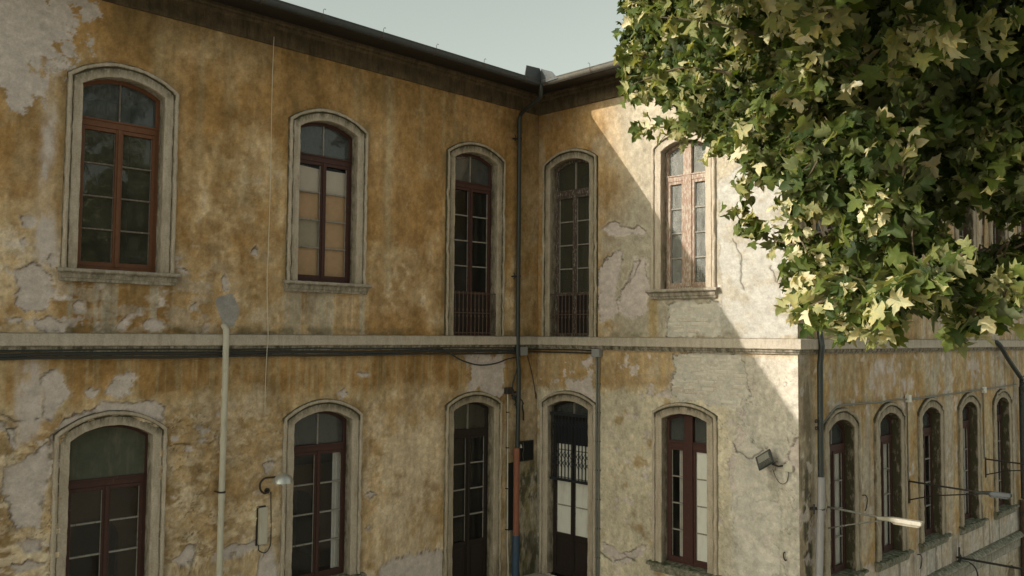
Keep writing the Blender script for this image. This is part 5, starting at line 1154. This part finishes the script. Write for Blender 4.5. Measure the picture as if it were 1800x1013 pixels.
bracket_lamp(.90, 2.42, .98, .58, M_LAMPC, 'cream street lamp on a long bracket nearest the outer corner')
bracket_lamp(4.43, 2.45, 1.32, .48, M_LAMPG, 'grey street lamp on a long bracket, second from the outer corner')
bracket_lamp(8.93, 2.46, 1.5, .5, M_LAMPG, 'grey bracket lamp at the right edge, third from the outer corner')
# diagonal pipe at the right
t = thing('drainpipe', 'black pipe slanting down from the string course at the far right', 'drainpipe', T('C', 11.3, .1, -.7))
MB('C').tube(smooth_path([(9.50,.02,5.16),(9.56,.16,5.12),(10.3,.15,4.74),(11.20,.15,4.30),(11.30,.15,4.2),(11.31,.14,4.0)], 4), .055, 8).build('slanting_pipe', M_PIPE, t, True)
MB('C').tube([(11.31,.14,4.05),(11.30,.14,1.3)], .065, 10).build('pipe', M_PIPE, t, True)
MB('C').tube([(11.38,.14,1.25),(11.36,.14,GROUND)], .12, 12).build('brown_foot', M_RUST, t, True)
MB('C').tube([(11.2,.10,.95),(11.5,.10,.95)], .04, 6).build('clamp', M_IRON, t)
m = MB('C')
for k in range(6): m.tube(smooth_path([(11.15+rng.uniform(-.05,.25), .12+rng.uniform(0,.12), 4.3-.13*k+rng.uniform(-.05,.05)) for _ in range(5)], 4), .014, 5)
tag(m.build('cable_tangle', M_CABLE), 'tangle of black wires on the bend of the slanting pipe', 'cable')
# long rod near the ledge
t = thing('iron_rod', 'long black iron rod sticking out from a scroll bracket above the ledge', 'rod', T('C', 6.98, 0, .5))
MB('C').tube([(6.98,0,.58),(6.99,1.6,.57)], .024, 7).build('rod', M_IRON, t, True)
m = MB(); scroll(m, 7.05, .08, .58, 1.4); m.tube([T('C',6.98,.05,.36), T('C',6.98,.05,.80)], .02, 6); m.build('scroll', M_IRON, t)
tag(MB('C').tube(smooth_path([(7.05,.03,.50),(7.3,.12,.45),(7.5,.20,.30),(7.6,.22,.05),(7.62,.2,-.3)], 5), .016, 6).build('cable', M_CABLE), 'black cable drooping over the ledge below the iron rod', 'cable')
for s, z, lab in ((2.33, 2.45, 'small iron hook between the first and second arches of the right wing'), (4.80, 1.0, 'small iron hook under the sills of the right wing')):
    tag(MB('C').tube(smooth_path([(s,0,z),(s,.06,z+.01),(s+.02,.08,z-.06),(s,.07,z-.2),(s-.01,.05,z-.26)], 4), .011, 5).build('wall_hook', M_IRON), lab, 'hook')

# ------------------------------------------------------------------ plane tree
base = Vector((-3.2, -11.9, GROUND))
tree = thing('plane_tree', 'leafy plane tree overhanging the courtyard from the right', 'tree', base)
lr = random.Random(21)
m = MB()
top = Vector(LIMB[0][0])
m.tube(smooth_path([tuple(base-Vector((0,0,.3))), (base.x-.05, base.y+.1, 0.2), (base.x-.25, base.y+.35, 2.4), tuple(top), LIMB[0][1]], 5), [.42]*4+[.38-.008*k for k in range(17)], 14)
m.build('trunk', M_BARK, tree, True)
for L in LIMB:
    P = smooth_path([tuple(Vector(p)+Vector((lr.uniform(-.05,.05),)*3)) for p in L], 5)
    n = len(P); r0 = .17 if L is LIMB[0] else .10
    m = MB(); m.tube(P, [r0*(1-.85*k/(n-1))+.008 for k in range(n)], 9); m.build('branch', M_BARK, tree, True)
# a five-lobed leaf, base at the origin, tip along +y
half = [(0,0),(.08,-.06),(.22,-.10),(.40,-.03),(.52,.06),(.36,.14),(.36,.23),(.58,.33),(.72,.47),(.54,.47),(.44,.57),(.24,.52),(.21,.63),(.28,.80),(.16,.82),(.10,.95),(0,1.10)]
outl = half+[(-x, y) for x, y in half[-2:0:-1]]
half2 = [(0,0),(.22,-.10),(.54,.05),(.33,.17),(.72,.46),(.25,.53),(.25,.80),(0,1.12)]
outl2 = half2+[(-x, y) for x, y in half2[-2:0:-1]]
def leaf_arrays(k, outl):
    r = random.Random(k); cup = r.uniform(-.9, 1.3); droop = r.uniform(.05, 1.1); fold = r.uniform(-.2, .7); tw = r.uniform(-.7, .7)
    pts = [(0, .36)]+[(x*r.uniform(.92,1.08), y+r.uniform(-.02,.02)) for x, y in outl]+[(0, -.32)]
    v = []
    for x, y in pts:
        kk = cup*1.9 if abs(cup) > .05 else .1
        a = kk*x; x2 = math.sin(a)/kk; z = -(1-math.cos(a))/kk
        b_ = droop*1.3*max(0, y-.1); y2 = y if y < .1 else .1+math.sin(b_)/max(droop*1.3, .05) if abs(droop) > .04 else y
        z += -(1-math.cos(b_))/(droop*1.3) if abs(droop) > .04 and y > .1 else 0
        z += fold*abs(x)*.6+tw*x*y*.8+.05*math.sin(x*8+k)*math.cos(y*7+k)
        v.append((x2, y2, z))
    n = len(outl); f = [(0, 1+i, 1+(i+1) % n) for i in range(n)]
    # petiole as a thin sliver
    b = len(v); v += [(.012, .0, 0), (-.012, .0, 0)]; f.append((b, b+1, b-1))
    return np.array(v), np.array(f)
LV = [leaf_arrays(k, outl2) for k in range(14)]
LVD = [leaf_arrays(k, outl) for k in range(14)]
leaves = []      # (pos, rot 3x3, size, variant, tint)
to_sun = -SUN_DIR
def add_leaf(p, size, tint, bias=.5, face=None):
    n = (Vector((lr.gauss(0,1), lr.gauss(0,1), lr.gauss(0,1))).normalized()*.95+Vector((0,0,1))*.55+to_sun*bias+(face or Vector((0,0,0)))).normalized()
    t = Vector((lr.gauss(0,1), lr.gauss(0,1), lr.gauss(0,.6)-.55)); t = (t-n*t.dot(n)).normalized()
    x = t.cross(n)
    leaves.append((p, np.array([[x.x,t.x,n.x],[x.y,t.y,n.y],[x.z,t.z,n.z]]), size, lr.randrange(14), tint))
def rp():
    while True:
        v = Vector((lr.uniform(-1,1), lr.uniform(-1,1), lr.uniform(-1,1)))
        if v.length < 1: return v
allL = [Vector(p) for L in LIMB for p in smooth_path(L, 5)]
tw = MB()
CLUST.sort(key=lambda q: min((v-Vector(q[:3])).length for v in allL[::4]))
for (x, y, z, r) in CLUST:
    c = Vector((x, y, z))
    near = min(allL, key=lambda q: (q-c).length)
    if r <= .52: allL.append(c)
    mid = (near+c)/2+Vector((lr.uniform(-.15,.15), lr.uniform(-.15,.15), .15))
    P = smooth_path([tuple(near), tuple(mid), tuple(c)], 4)
    if r <= .52: tw.tube(P, [.010-.006*k/8 for k in range(9)], 5, False)
    for k in range(5):
        e_ = c+rp()*r*.9; tw.tube([tuple(c), tuple((c+e_)/2+Vector((0,0,.04))), tuple(e_)], [.008,.006,.003], 4, False)
    ct = lr.gauss(.38, .15)
    bigc = r > .52  # large clusters are out of view; most were added to block light
    for k in range(int(150*r*r/.16*.33)+10 if bigc else int(150*r*r/.16*.85)+28):
        q = rp(); p = c+Vector((q.x*r, q.y*r, q.z*r*.8))
        add_leaf(p, lr.triangular(.05,.145,.085)*(1.6 if bigc else 1), min(1, max(0, lr.gauss(ct,.2))), .45)
ncl = len(leaves)
toc = lambda p: (CAM_POS-p).normalized()
for L in SPRAY:
    P = smooth_path(L, 8); tw.tube(P, [.013-.009*k/(len(P)-1) for k in range(len(P))], 5, False)
    for k, p in enumerate(P):
        for j in range(2 if k % 2 else 3):
            pp = Vector(p)+rp()*.13
            add_leaf(pp, lr.triangular(.06,.15,.10), min(1, max(0, lr.gauss(.62,.24))), .45, toc(pp)*.25)  # spray leaves paler: drying, and sunlight put into the tint
t_ = tw.build('twigs', M_TWIG, tree); t_['kind'] = 'stuff'
# the leaves nearest the eye are single parts, the rest one mass
inv = cam.matrix_world.inverted()
def vis(p):
    q = inv @ Vector(p)
    if q.z > -.5: return 0
    return 1 if abs(q.x/q.z) < .60 and -.30 < q.y/-q.z < .35 else 0
score = [(l[2]/(CAM_POS-l[0]).length*vis(l[0])*(1.6 if i >= ncl else 1), i) for i, l in enumerate(leaves)]
score.sort(reverse=True)
single = set(i for _, i in score[:300])
LM_ = []
for v, f in LVD:
    me = bpy.data.meshes.new('leaf'); me.from_pydata(v.tolist(), [], f.tolist()); me.materials.append(M_LEAF); LM_.append(me)
    me.polygons.foreach_set('use_smooth', [True]*len(me.polygons))
for i in single:
    p, R, s, k, tint = leaves[i]
    o = bpy.data.objects.new('leaf', LM_[k]); COL.objects.link(o)
    o.color = (tint, tint, tint, 1)
    o.parent = tree; o.matrix_parent_inverse = Matrix.Translation(-base)
    o.matrix_basis = Matrix.Translation(p) @ Matrix(R.tolist()).to_4x4() @ Matrix.Scale(s, 4)
VV = []; FF = []; TT = []; off = 0
for i, (p, R, s, k, tint) in enumerate(leaves):
    if i in single: continue
    v, f = LV[k]
    VV.append((v*s) @ R.T+np.array(p)); FF.append(f+off); off += len(v); TT.append(np.full(len(v), tint))
VV = np.concatenate(VV); FF = np.concatenate(FF); TT = np.concatenate(TT)
me = bpy.data.meshes.new('crown')
me.vertices.add(len(VV)); me.vertices.foreach_set('co', VV.ravel().astype(np.float32))
me.loops.add(FF.size); me.loops.foreach_set('vertex_index', FF.ravel().astype(np.int32))
me.polygons.add(len(FF)); me.polygons.foreach_set('loop_start', np.arange(0, FF.size, 3, dtype=np.int32))
me.polygons.foreach_set('use_smooth', np.ones(len(FF), bool))
me.update(calc_edges=True)
at = me.attributes.new('tint', 'FLOAT', 'POINT'); at.data.foreach_set('value', TT.astype(np.float32))
me.materials.append(M_LEAFC)
crown = link('crown', me, tree); crown['kind'] = 'stuff'
